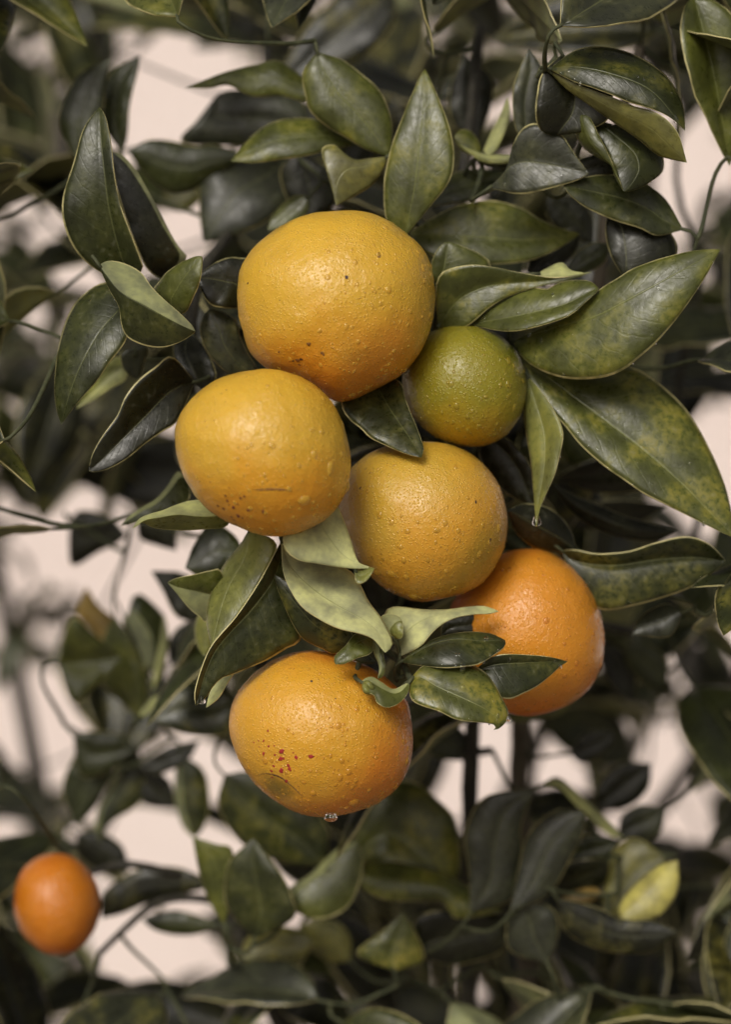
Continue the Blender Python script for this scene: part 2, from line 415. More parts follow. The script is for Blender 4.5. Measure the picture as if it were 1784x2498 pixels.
# ------------------------------------------------------------------ traced leaves, left side
leaf('A', '350,1150', '180,221', '190,1110 60,1000 -10,850 -15,700 42,520 95,340', '412,1090 392,1010 330,850 285,720 258,560 245,430 215,280',
     '300,1030 240,800 212,600 190,400', (1.5, 0, 0.5), (0.2, -0.5), 'n', 'uu', 0.05, 0.07)
leaf('A', '530,1150', '250,465', '430,1080 350,900 290,720 255,560', '645,1035 610,980 560,900 500,780 430,655 385,575 330,508 290,472',
     '610,1030 575,950 520,860 470,760 410,655 365,585 315,520', (3, 2, 2), (-0.3, 0.3), 'k', 'ul', 0.0, 0.05)
leaf('A', '178,1068', '695,1424', '230,1047 310,1060 400,1108 460,1188 530,1258 600,1318 668,1385', '230,1190 285,1290 300,1390 330,1452 400,1490 480,1507 550,1502 630,1470',
     '210,1112 270,1190 330,1236 420,1282 520,1338 620,1390', (-1.0, -1.6, -1.5), (1.2, 1.0), 'n', 'lu', 0.1, 0.06)
leaf('A', '560,1330', '731,1021', '480,1240 470,1200 500,1160 540,1110 610,1060 690,1025', '640,1320 690,1230 720,1150 731,1080', None, (1, 0, -0.2), (0.7, -0.2), 'g', 'uu', 0.1)
leaf('A', '1020,1300', '712,1140', '800,1290 730,1210', '990,1060 930,1030 870,1030 810,1053 750,1092', None, (2, 1.5, 1.2), (-0.4, 0.3), 'k', 'uu', 0.0)
leaf('C', '1060,420', '775,28', '880,373 810,322 760,262 728,190 722,115 745,60', '1020,340 970,260 930,170 915,95 850,50', None, (2.5, 1.8, 1.8), (0.2, 0.4), 'b', 'uu', 0.2)
leaf('C', '335,-40', '-25,650', '240,-108 170,-98 100,-50 45,8 0,100 -40,250 -60,430 -48,570', '338,60 330,170 300,235 240,310 180,400 110,480 42,560',
     '290,30 200,130 130,240 60,380 10,520', (0.5, -0.3, 0.3), (1.3, -0.3), 'n', 'uu', 0.08, 0.08, drops=6)
leaf('C', '690,420', '124,896', '570,285 480,340 390,410 320,500 275,600 210,690 160,770 132,840', '600,625 520,685 420,755 330,830 230,885 155,903',
     '560,470 430,600 300,730 190,840', (2, 0.6, 0.2), (-0.6, -0.2), 'k', 'uu', 0.0, 0.06)
leaf('C', '370,250', '385,405', '300,260 300,330 340,385', '440,230 420,320 395,390', None, (4, 4, 4), (0, 0.2), 'b', 'uu', 0.0, nu=14)
leaf('C', '340,330', '55,565', '280,285 200,350 120,450', '320,410 250,450 170,505', None, (5, 5, 5), (0.6, 0), 'l', 'ul', 0.2, nu=16)
leaf('C', '660,160', '738,468', '590,210 575,260 600,325 660,400', '720,200 780,300 805,400', '640,260 690,370', (4, 3, 3), (0, -0.4), 'k', 'uu', 0.0)
leaf('C', '650,940', '295,1190', '600,903 545,982 480,1052 400,1098 340,1143', '660,1050 560,1110 440,1150 350,1180', '610,935 560,1000 490,1072 410,1115 345,1155', (4, 3, 3), (0.5, 0), 'n', 'lu', 0.0, 0.04)
leaf('C', '900,1110', '357,1206', '800,1050 690,1056 640,1065 580,1085 520,1110 450,1130 395,1155', '860,1192 760,1206 650,1213 540,1209 460,1196 405,1172',
     '800,1140 700,1141 600,1131 500,1146 430,1160', (-0.5, -1, -1.2), (1.4, 0.9), 'l', 'lu', 0.0, 0.06)
# under the left fruit
leaf('E', '985,-20', '782,612', '930,70 850,170 800,270 765,370 755,470 770,560', '1130,60 1060,230 970,380 890,480 820,560', '960,130 880,280 830,420', (0.8, 0.3, -0.5), (0.9, -0.6), 'l', 'uu', 0.15, 0.08)
leaf('E', '1165,30', '697,925', '1140,70 1060,220 980,350 900,463 820,553 765,630 715,760 690,860', '1205,200 1235,400 1262,566 1180,620 1080,680 1000,715 900,755 830,780 775,840 752,880',
     '1120,230 1000,400 880,530 800,630 750,740 715,860', (0, -1.2, -1.8), (-0.5, 0.7), 'n', 'uu', 0.12, 0.05)
leaf('E', '940,715', '752,936', '850,770 782,835', '885,775 830,870 785,915', None, (-0.4, -0.6, -1.0), (0.3, -0.2), 'p', 'll', 0.0, nu=14)
leaf('E', '870,330', '545,264', '830,203 780,200 700,220 600,240', '760,472 720,450 660,400 600,328', '770,325 700,310 600,288', (1.5, 1, 0.8), (-0.5, 0.5), 'g', 'ul', 0.1, 0.05)
leaf('E', '790,400', '740,660', '700,460 700,590', '800,480 785,600', None, (5, 5, 5), (0.4, 0), 'l', 'uu', 0.5, nu=14)
leaf('E', '1560,610', '1117,222', '1440,645 1380,622 1280,572 1230,510 1180,410 1140,310', '1520,520 1400,420 1280,330 1170,250', None, (-0.6, -1.2, -1.0), (0.4, 0), 'n', 'uu', 0.6, 0.08)
leaf('E', '1155,40', '1712,642', '1163,200 1205,310 1270,400 1370,470 1470,515 1580,540 1650,570 1685,612', '1250,100 1400,145 1530,210 1580,280 1625,370 1690,455 1735,540 1752,600',
     '1200,180 1330,310 1470,400 1600,470 1690,560', (-0.5, -2.0, -3.0), (-0.6, 1.0), 'p', 'll', 0.0, 0.10)
leaf('E', '1390,-260', '1640,188', '1250,-150 1168,0 1178,92 1250,148 1340,163 1450,182 1560,192', '1458,-140 1500,-40 1535,60 1565,152 1605,176', '1370,-60 1420,40 1500,130', (-1.8, -2.6, -2.6), (-0.7, 0.5), 'p', 'll', 0.0, 0.10)
leaf('E', '1548,196', '1655,190', '1552,250 1572,275 1620,248', '1580,194 1620,184', None, (-2.7, -2.8, -2.8), (-0.2, 0.3), 'l', 'uu', 0.1, nu=14)
leaf('E', '1645,555', '1444,702', '1556,540 1500,605 1442,662', '1640,640 1560,672 1490,702', '1560,590 1500,650', (-1.5, -2.2, -2.4), (0.2, -0.2), 'g', 'uu', 0.1, nu=18)
# rosette by the knot
leaf('F', '212,660', '742,420', '190,560 130,440 180,396 330,410 450,412 560,398 660,393', '270,636 330,600 385,535 450,482 520,452 610,437 690,433', '230,560 300,490 420,440 560,420', (-0.5, -0.6, 0.0), (0.9, -0.5), 'p', 'll', 0.0, 0.08)
leaf('F', '180,565', '222,470', '112,520 108,452 150,436 200,446', '222,560 226,510', '160,520 190,480', (-1, -1.2, -1.2), (0.4, -0.2), 'l', 'lu', 0.0, nu=16)
leaf('F', '215,692', '776,574', '300,622 400,568 500,540 600,531 700,541 745,562', '300,708 450,724 560,716 630,705 700,665 770,612', '300,640 400,592 520,570 650,580', (-0.8, -1.2, -0.6), (0.4, -0.7), 'n', 'uu', 0.15, 0.12, drops=12)
leaf('F', '262,795', '712,1056', '290,755 340,710 420,690 490,685 560,695 620,715 680,760 730,830 765,900 790,950 785,1000 750,1040', '262,850 280,900 340,930 420,955 500,995 580,1010 660,1015 705,1022 726,1034',
     '310,770 420,830 530,880 640,930 710,975 738,1010 732,1042', (-1.5, -2.2, -2.2), (0.9, -0.4), 'g', 'uu', 0.85, 0.10, drops=8)
leaf('F', '600,745', '1112,688', '690,672 760,650 850,650 940,655 1020,665', '680,850 790,890 870,860 940,825 1010,770 1070,715', '720,705 850,696 950,691 1050,687', (-1.0, -0.8, 0.2), (-0.2, -0.5), 'n', 'uu', 0.2, 0.08, drops=3)
leaf('F', '265,795', '8,805', '225,818 170,838 110,800 60,773 20,785', '250,862 200,915 140,935 90,910 72,870 30,850', '220,848 170,860 110,832 50,800', (-1.8, -2.4, -2.4), (0.5, -0.2), 'g', 'lu', 0.0, 0.10)
leaf('F', '8,800', '70,855', '15,850 45,866', '40,790 72,820', None, (-2.3, -2.6, -2.3), (0.0, 0.0), 'l', 'uu', 0.0, 0.5, nu=12)
leaf('F', '105,590', '92,782', '62,575 62,610 80,660 102,720', '122,650 130,730 115,770', '100,650 116,720', (-1.5, -1.8, -1.8), (0.2, 0), 'g', 'lu', 0.0, nu=16)
leaf('F', '-60,520', '90,700', '-90,600 -20,690', '60,560 100,640', None, (-0.4, -0.6, -0.6), (0, 0), 'n', 'uu', 0.0, nu=14)
# beside the cluster
leaf('D', '60,390', '327,826', '-90,480 -100,560 -60,622 0,670 50,720 120,755 200,790 270,815', '205,415 240,510 270,590 300,660 325,730 338,780', '120,500 180,600 250,700', (1.2, -0.2, -1.6), (-0.2, 0.2), 'n', 'uu', 0.25, 0.08, drops=3)
leaf('D', '895,390', '943,1190', '878,500 880,620 895,740 915,860 925,980 935,1100', '960,460 1030,560 1075,650 1086,720 1065,830 1040,920 1000,1010 962,1100', None, (2, 1.0, 0.8), (0.6, -0.6), 'l', 'uu', 0.35, 0.12, drops=4)
leaf('D', '835,262', '2010,1260', '1000,325 1200,325 1440,338 1590,420 1740,560 1860,760 1960,1000', '920,440 1010,560 1090,650 1180,760 1310,875 1410,945 1510,1015 1600,1060 1740,1130 1880,1200',
     '930,350 1040,425 1150,510 1300,622 1450,735 1590,850 1740,985 1880,1130', (2.6, 1.2, 0.5), (0.9, -0.5), 'g', 'uu', 0.7, 0.10, nu=40, drops=18)
leaf('D', '815,205', '1930,-290', '950,140 1080,85 1200,-10 1290,-80 1380,-135 1460,-185 1590,-233 1720,-268 1830,-285', '880,300 980,365 1100,402 1220,406 1330,390 1420,350 1500,285 1590,205 1720,50 1840,-130',
     '1000,140 1250,70 1450,-30 1600,-110', (2, -0.4, -0.4), (0.5, -0.4), 'g', 'uu', 0.4, 0.10, nu=40, drops=18)
leaf('D', '590,112', '1276,-83', '650,30 750,-25 900,-80 1000,-75 1060,-108 1140,-123 1225,-118', '700,140 820,150 930,130 1040,98 1130,60 1200,0 1262,-58', '780,80 950,45 1100,5 1200,-45', (1.5, 0.3, 0.0), (0.7, -0.5), 'g', 'uu', 0.1, 0.14, drops=8)
leaf('B', '415,1400', '1240,1104', '403,1200 430,1113 500,1080 600,1067 720,1080 860,1108 1000,1132 1120,1130', '560,1400 700,1290 820,1225 950,1185 1080,1155 1180,1128', '520,1260 650,1190 800,1165 1000,1150', (1.6, 1.0, 0.8), (-0.4, -0.2), 'g', 'uu', 0.8, 0.06)
leaf('B', '945,1118', '1200,1110', '1010,1080 1075,1054 1105,1075 1130,1100', '1000,1135 1100,1138', None, (1.4, 1.3, 1.2), (0.5, 0), 'l', 'll', 0.0, nu=14)
leaf('B', '425,1200', '470,943', '378,1100 393,1020 430,966', '620,1140 700,1070 640,1010 540,968', '450,1060', (2.2, 2, 2), (0, 0.2), 'g', 'uu', 0.3, nu=18)
# top
leaf('B', '230,930', '345,18', '140,830 125,650 140,540 170,420 220,290 270,170 312,75', '380,745 450,662 492,580 502,480 490,380 460,280 420,180 378,85', '260,800 290,650 315,420 338,200', (2.2, 1.8, 2.5), (0.3, -0.3), 'g', 'uu', 0.45, 0.08, nu=36)
leaf('A', '1350,-70', '1732,488', '1270,40 1285,160 1310,245 1400,325 1500,385 1590,440 1660,467', '1480,-30 1590,50 1680,130 1735,250 1752,370', None, (3.5, 3.2, 3.2), (0.2, 0.3), 'g', 'uu', 0.5, 0.12, nu=30)
leaf('A', '1728,488', '1450,748', '1640,497 1550,506 1490,472 1440,425 1372,448 1398,560 1428,660', '1692,570 1640,642 1560,692', '1600,540 1500,560 1450,640', (2.6, 2.2, 2.0), (0.2, 0.4), 'y', 'uu', 0.9, 0.06)
leaf('A', '1580,420', '885,512', '1450,330 1350,288 1200,284 1100,310 1030,350 950,430', '1400,452 1300,482 1150,502 1000,522', None, (4.5, 4, 4), (0.8, -0.2), 'g', 'uu', 0.35, 0.10)
leaf('A', '1200,470', '738,948', '960,480 740,540 716,750', '1235,640 1190,730 1060,845 900,908', None, (9, 8, 8), (0.6, -0.2), 'b', 'uu', 0.0, 0.08)
leaf('A', '980,480', '330,455', '800,425 700,432 560,403 440,402', '850,560 640,680 480,640', None, (8, 8, 8), (0.2, 0.5), 'n', 'uu', 0.0)
leaf('A', '1330,110', '638,122', '1150,-20 1000,0 850,38 720,88', '1280,190 1150,160 1000,165 870,105 760,122', None, (6, 6, 5.5), (0.5, 0), 'g', 'uu', 0.1)
leaf('A', '1320,330', '815,150', '1250,170 1050,140 900,130', '1150,440 930,430 620,412 700,300', None, (9, 9, 9), (0.3, 0.1), 'b', 'uu', 0.0)
leaf('A', '300,470', '400,-60', '200,300 230,60', '330,380 345,200 385,40', None, (8, 8, 8), (0.2, -0.2), 'n', 'uu', 0.0)
leaf('A', '60,520', '240,-40', '-40,300 60,60', '180,330 215,120', None, (7, 7, 7), (0.3, 0), 'n', 'uu', 0.0)
leaf('A', '720,560', '500,760', '600,600 520,690', '730,700 640,780', None, (12, 12, 12), (0.3, 0), 'y', 'uu', 0.2, nu=14)
leaf('A', '1240,480', '1290,820', '1150,560 1190,720', '1420,560 1440,740', None, (7, 7, 7), (0.2, 0), 'k', 'uu', 0.0, nu=16)
leaf('A', '1300,700', '1080,880', '1220,700 1110,800', '1290,790 1180,880', None, (6, 6, 6), (0.2, 0), 'g', 'uu', 0.0, nu=14)
leaf('B', '690,655', '1223,575', '780,560 820,420 870,335 940,308 1020,345 1078,370 1150,475', '760,672 850,688 960,672 1080,640 1180,606', '740,620 800,542 880,515 1000,528 1120,552', (2.2, 1.5, 1.0), (-0.2, -0.3), 'b', 'uu', 0.1, 0.05, drops=4)
leaf('B', '1080,-60', '1045,374', '975,40 945,150 936,260 958,335 1000,366', '1260,0 1350,150 1330,285 1200,350 1100,366', None, (0.6, 0.6, 1.0), (-0.4, -0.5), 'k', 'uu', 0.0, 0.08)  # shade of the leaf above is put into its near-black colour
leaf('B', '1010,20', '1740,350', '1180,-90 1400,-80 1620,40 1720,200', '1060,45 1150,88 1250,122 1350,160 1450,200 1600,248 1690,300', '1150,10 1350,50 1560,140', (0.0, -1.0, -1.0), (1.6, -0.1), 'n', 'uu', 0.3, 0.06, nu=36, drops=12)
leaf('B', '1015,32', '1750,520', '1070,56 1155,98 1250,132 1350,170 1450,210 1600,260 1700,360', '1100,120 1200,192 1300,262 1400,332 1500,402 1600,480', None, (0.1, -0.7, -0.7), (-0.3, 0.8), 'y', 'uu', 0.2, 0.05, nu=36, drops=6)
leaf('B', '1190,240', '1410,673', '1138,272 1150,350 1190,430 1270,490 1340,532 1368,600', '1226,272 1272,360 1312,440 1347,520 1386,610', None, (0.6, 0.0, 0.0), (0.9, -0.1), 'g', 'uu', 0.1, 0.10)
leaf('B', '1240,290', '1412,675', '1275,375 1316,455 1350,535 1388,620', '1330,310 1450,360 1600,450 1622,560 1540,632 1470,664', None, (0.9, 0.4, 0.1), (0.0, 0.7), 'n', 'uu', 0.1, 0.06)
leaf('B', '1730,880', '1085,640', '1620,700 1450,600 1250,590', '1590,910 1500,872 1400,842 1320,812 1250,782 1180,742 1115,685', None, (1.8, 1.6, 1.2), (0.4, -0.3), 'n', 'uu', 0.1, 0.08, drops=3)
leaf('B', '1425,1140', '1340,770', '1395,1108 1345,1022 1320,940 1314,850', '1600,1120 1700,980 1600,830 1450,770', '1420,1000 1400,880', (2, 2, 2.5), (0.2, 0.2), 'k', 'uu', 0.0)
leaf('B', '245,908', '1180,900', '380,820 520,750 700,722 850,760 960,822 1070,872', '350,1000 500,1055 700,1065 900,1045 1050,985', '400,905 650,920 900,935', (4, 4, 4.5), (0.5, -0.3), 'g', 'uu', 0.35, 0.08)
leaf('B', '350,760', '835,590', '420,620 560,560 700,560', '480,740 600,720 720,660', None, (5, 5.5, 6), (0.4, -0.2), 'n', 'uu', 0.1)
leaf('B', '640,500', '500,380', '600,480 540,455', '640,430 600,360 540,343', None, (4.5, 4.5, 4.5), (0, 0.3), 'g', 'uu', 0.5, nu=14)
leaf('B', '830,480', '520,420', '780,520 660,515 580,470', '740,480 640,470', None, (4.2, 4.2, 4.2), (0, 0.4), 'l', 'ul', 0.4, nu=14)
leaf('B', '650,478', '790,170', '690,380 750,260', '712,470 765,380 800,260', None, (5, 5, 5), (0.3, 0), 'l', 'll', 0.1, nu=16)
leaf('B', '890,430', '905,-90', '830,330 815,150 850,20', '940,310 945,200 975,30', None, (3.2, 3, 3), (0, 0), 'b', 'uu', 0.1)
leaf('B', '620,420', '560,-60', '490,300 480,120', '700,220 700,60', None, (9, 9, 9), (0.1, 0.1), 'k', 'uu', 0.0)
leaf('B', '430,180', '560,30', '440,100 490,50', '510,170 550,100', None, (10, 10, 10), (0.4, 0.2), 'b', 'uu', 0.0, nu=14)
leaf('B', '1250,960', '1000,700', '1080,900 1000,800', '1240,800 1150,700', None, (7, 7, 7), (0.1, 0.1), 'k', 'uu', 0.0, nu=16)
leaf('B', '900,1120', '1180,860', '920,1000 1020,900', '1020,1110 1150,1000', None, (6, 6, 6), (0.1, 0.1), 'k', 'uu', 0.0, nu=16)
leaf('B', '1100,1100', '1340,960', '1150,1010 1250,950', '1180,1120 1300,1060', None, (6, 6, 6), (0.1, 0.1), 'n', 'uu', 0.0, nu=16)
leaf('B', '1150,620', '1420,470', '1150,520 1280,470', '1260,610 1400,560', None, (2.6, 2.6, 2.6), (0, 0), 'k', 'uu', 0.0, nu=16)
leaf('B', '1350,330', '1620,330', '1420,260 1540,250', '1420,420 1560,430', None, (2.0, 2.0, 2.0), (-0.2, -0.2), 'k', 'uu', 0.0, nu=16)
# right, lower
leaf('D', '1180,1330', '788,1108', '1150,1290 1130,1225 1080,1150 1000,1092 920,1074 850,1078', '1050,1330 920,1300 830,1220', None, (3.5, 3, 2.4), (0.3, 0.6), 'k', 'uu', 0.0, 0.05)
leaf('D', '650,700', '930,1090', '640,840 760,1000', '780,720 900,850 940,980', '740,760 840,880', (4, 4, 4), (0.3, -0.2), 'k', 'uu', 0.0)
leaf('D', '1090,640', '1290,900', '1070,740 1120,850', '1220,690 1300,790', None, (8, 8, 8), (0.3, 0.2), 'n', 'uu', 0.0)
leaf('D', '1020,960', '1700,1220', '1150,1030 1290,1085 1420,1140 1590,1188', '1150,1130 1350,1240 1560,1270', None, (6, 6, 6), (0.3, 0.6), 'k', 'uu', 0.0)
leaf('D', '1050,930', '1640,880', '1200,850 1450,800', '1250,1010 1500,1000', None, (7, 7, 7), (-0.4, 0.4), 'k', 'uu', 0.0)
leaf('D', '1000,1180', '1650,1080', '1200,1080 1400,1050', '1200,1210 1450,1190', None, (9, 9, 9), (-0.4, 0.4), 'k', 'uu', 0.0)
leaf('F', '1075,95', '1960,150', '1150,90 1250,110 1330,110 1450,96 1600,48 1750,20 1870,60', '1150,260 1240,385 1330,415 1450,392 1590,356 1750,300 1880,220', '1150,150 1350,172 1590,140 1780,130', (3.4, 2.6, 2.2), (-0.9, 0.2), 'n', 'uu', 0.35, 0.06, nu=32, drops=6)
leaf('F', '1730,420', '1454,546', '1640,380 1540,420 1482,482', '1660,550 1520,552', None, (4, 4, 4), (0.5, 0), 'b', 'uu', 0.0)
leaf('F', '1120,150', '1020,45', '1060,110 1025,70', '1110,100 1060,45', None, (5, 5, 5), (0.5, 0), 'p', 'll', 0.0, nu=12)
leaf('F', '430,560', '690,440', '450,480 560,440', '500,540 640,540', None, (1.5, 1.5, 1.8), (0, 0), 'k', 'uu', 0.0, nu=14)

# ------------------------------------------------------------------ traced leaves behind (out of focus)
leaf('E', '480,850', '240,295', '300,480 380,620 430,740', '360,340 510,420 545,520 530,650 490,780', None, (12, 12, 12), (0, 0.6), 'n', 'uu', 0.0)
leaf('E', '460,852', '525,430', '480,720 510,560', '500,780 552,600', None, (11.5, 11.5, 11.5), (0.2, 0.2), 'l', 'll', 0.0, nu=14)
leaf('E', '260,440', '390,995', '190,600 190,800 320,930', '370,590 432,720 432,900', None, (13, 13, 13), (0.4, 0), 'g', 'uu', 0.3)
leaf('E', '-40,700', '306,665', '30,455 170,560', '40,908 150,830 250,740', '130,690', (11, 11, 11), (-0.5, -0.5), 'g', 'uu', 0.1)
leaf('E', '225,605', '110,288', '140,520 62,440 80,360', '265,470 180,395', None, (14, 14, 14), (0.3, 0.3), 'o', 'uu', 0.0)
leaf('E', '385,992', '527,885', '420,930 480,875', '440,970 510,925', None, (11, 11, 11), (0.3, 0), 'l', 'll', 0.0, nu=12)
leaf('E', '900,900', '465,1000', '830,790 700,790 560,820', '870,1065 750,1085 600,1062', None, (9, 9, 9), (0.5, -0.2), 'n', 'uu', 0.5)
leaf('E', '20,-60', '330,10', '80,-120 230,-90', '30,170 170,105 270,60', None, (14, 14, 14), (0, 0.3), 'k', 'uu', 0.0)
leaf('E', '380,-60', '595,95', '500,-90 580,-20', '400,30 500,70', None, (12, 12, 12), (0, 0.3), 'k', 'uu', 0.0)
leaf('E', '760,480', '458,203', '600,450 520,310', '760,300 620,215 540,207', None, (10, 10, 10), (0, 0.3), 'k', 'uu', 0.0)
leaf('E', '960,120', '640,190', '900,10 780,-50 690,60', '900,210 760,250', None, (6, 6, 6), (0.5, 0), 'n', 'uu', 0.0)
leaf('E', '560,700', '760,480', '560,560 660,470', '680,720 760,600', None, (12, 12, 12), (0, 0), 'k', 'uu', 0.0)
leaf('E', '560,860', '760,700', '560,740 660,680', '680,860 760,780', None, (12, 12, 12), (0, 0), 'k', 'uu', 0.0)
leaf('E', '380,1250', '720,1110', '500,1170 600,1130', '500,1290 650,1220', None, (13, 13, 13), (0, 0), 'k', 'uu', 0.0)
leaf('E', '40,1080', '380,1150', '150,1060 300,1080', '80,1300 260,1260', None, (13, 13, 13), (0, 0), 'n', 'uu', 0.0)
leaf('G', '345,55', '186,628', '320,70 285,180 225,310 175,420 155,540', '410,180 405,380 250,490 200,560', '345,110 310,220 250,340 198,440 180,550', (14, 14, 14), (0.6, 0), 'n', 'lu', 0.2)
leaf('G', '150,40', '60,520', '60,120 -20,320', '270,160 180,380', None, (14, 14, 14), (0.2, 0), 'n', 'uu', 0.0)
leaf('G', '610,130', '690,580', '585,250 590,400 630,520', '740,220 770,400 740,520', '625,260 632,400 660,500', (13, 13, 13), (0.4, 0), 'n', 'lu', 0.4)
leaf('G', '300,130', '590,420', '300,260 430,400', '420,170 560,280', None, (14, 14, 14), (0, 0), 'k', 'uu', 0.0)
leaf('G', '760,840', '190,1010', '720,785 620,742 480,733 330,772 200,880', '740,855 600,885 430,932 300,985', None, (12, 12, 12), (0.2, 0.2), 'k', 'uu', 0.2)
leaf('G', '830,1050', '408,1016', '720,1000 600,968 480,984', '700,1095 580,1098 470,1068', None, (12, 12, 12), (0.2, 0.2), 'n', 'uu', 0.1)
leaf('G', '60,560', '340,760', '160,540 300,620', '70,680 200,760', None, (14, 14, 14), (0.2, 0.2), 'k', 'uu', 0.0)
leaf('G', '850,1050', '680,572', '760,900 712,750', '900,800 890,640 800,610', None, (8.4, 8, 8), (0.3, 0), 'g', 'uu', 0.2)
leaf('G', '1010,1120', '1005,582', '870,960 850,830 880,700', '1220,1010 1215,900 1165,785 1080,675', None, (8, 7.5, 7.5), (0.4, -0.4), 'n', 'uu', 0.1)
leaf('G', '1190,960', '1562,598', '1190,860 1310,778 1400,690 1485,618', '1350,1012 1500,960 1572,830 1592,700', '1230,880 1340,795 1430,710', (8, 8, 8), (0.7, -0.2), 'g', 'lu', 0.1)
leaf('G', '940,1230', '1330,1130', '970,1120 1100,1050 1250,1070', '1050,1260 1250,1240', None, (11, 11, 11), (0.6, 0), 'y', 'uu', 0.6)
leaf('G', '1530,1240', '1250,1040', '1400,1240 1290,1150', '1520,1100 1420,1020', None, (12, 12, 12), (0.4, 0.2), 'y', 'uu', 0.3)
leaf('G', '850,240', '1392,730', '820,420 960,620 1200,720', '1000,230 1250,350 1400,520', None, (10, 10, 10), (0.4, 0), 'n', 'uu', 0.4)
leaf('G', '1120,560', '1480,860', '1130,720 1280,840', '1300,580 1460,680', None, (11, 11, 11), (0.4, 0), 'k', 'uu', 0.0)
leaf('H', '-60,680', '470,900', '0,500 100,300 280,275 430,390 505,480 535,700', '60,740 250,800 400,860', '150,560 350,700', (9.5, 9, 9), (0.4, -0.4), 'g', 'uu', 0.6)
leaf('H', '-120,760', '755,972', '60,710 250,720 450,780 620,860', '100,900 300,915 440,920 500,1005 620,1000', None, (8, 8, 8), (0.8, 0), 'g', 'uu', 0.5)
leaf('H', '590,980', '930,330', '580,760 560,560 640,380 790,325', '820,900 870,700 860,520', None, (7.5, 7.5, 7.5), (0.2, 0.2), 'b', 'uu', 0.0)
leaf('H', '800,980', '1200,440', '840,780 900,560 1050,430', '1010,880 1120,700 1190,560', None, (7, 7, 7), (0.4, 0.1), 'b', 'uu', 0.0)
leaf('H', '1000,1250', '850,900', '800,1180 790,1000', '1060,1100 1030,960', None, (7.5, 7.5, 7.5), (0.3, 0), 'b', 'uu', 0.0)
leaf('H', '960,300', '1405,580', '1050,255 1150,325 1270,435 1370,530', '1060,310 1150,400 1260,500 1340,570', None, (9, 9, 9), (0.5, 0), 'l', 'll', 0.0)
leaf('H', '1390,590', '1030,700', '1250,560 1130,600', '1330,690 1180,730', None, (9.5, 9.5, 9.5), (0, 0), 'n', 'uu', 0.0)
leaf('H', '1330,700', '1040,830', '1230,690 1100,720', '1300,830 1150,900', None, (8.5, 8.5, 8.5), (-0.5, 0.5), 'k', 'uu', 0.0)  # near-black leaf put in for a dark hole of shade
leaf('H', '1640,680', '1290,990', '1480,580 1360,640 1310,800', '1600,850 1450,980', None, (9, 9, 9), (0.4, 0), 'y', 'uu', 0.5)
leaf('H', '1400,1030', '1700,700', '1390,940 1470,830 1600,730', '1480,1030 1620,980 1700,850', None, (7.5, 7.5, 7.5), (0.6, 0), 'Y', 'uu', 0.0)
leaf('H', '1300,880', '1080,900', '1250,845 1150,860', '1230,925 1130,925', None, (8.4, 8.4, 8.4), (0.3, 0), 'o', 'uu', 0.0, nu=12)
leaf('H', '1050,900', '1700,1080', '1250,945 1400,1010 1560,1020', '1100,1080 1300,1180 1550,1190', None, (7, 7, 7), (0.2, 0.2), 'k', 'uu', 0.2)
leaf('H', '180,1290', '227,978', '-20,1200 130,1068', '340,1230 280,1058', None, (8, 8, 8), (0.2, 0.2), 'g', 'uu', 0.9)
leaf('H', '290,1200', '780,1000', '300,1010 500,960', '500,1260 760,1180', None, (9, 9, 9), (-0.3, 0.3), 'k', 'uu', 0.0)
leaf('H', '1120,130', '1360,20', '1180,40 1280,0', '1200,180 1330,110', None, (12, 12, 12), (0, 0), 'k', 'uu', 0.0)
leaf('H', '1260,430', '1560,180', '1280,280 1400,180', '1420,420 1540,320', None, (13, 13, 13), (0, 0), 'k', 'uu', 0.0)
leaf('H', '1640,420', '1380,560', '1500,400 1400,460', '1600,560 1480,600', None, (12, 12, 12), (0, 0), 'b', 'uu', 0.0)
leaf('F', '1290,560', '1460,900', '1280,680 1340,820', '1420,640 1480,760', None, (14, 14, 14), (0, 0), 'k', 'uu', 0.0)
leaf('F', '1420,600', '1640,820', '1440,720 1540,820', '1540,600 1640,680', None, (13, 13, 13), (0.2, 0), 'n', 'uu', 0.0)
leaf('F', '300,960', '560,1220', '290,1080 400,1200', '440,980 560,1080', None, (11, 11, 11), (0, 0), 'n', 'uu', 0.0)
leaf('F', '700,990', '1150,890', '820,920 1000,870', '820,1010 1050,980', None, (9, 9, 9), (0.3, 0), 'g', 'uu', 0.0)

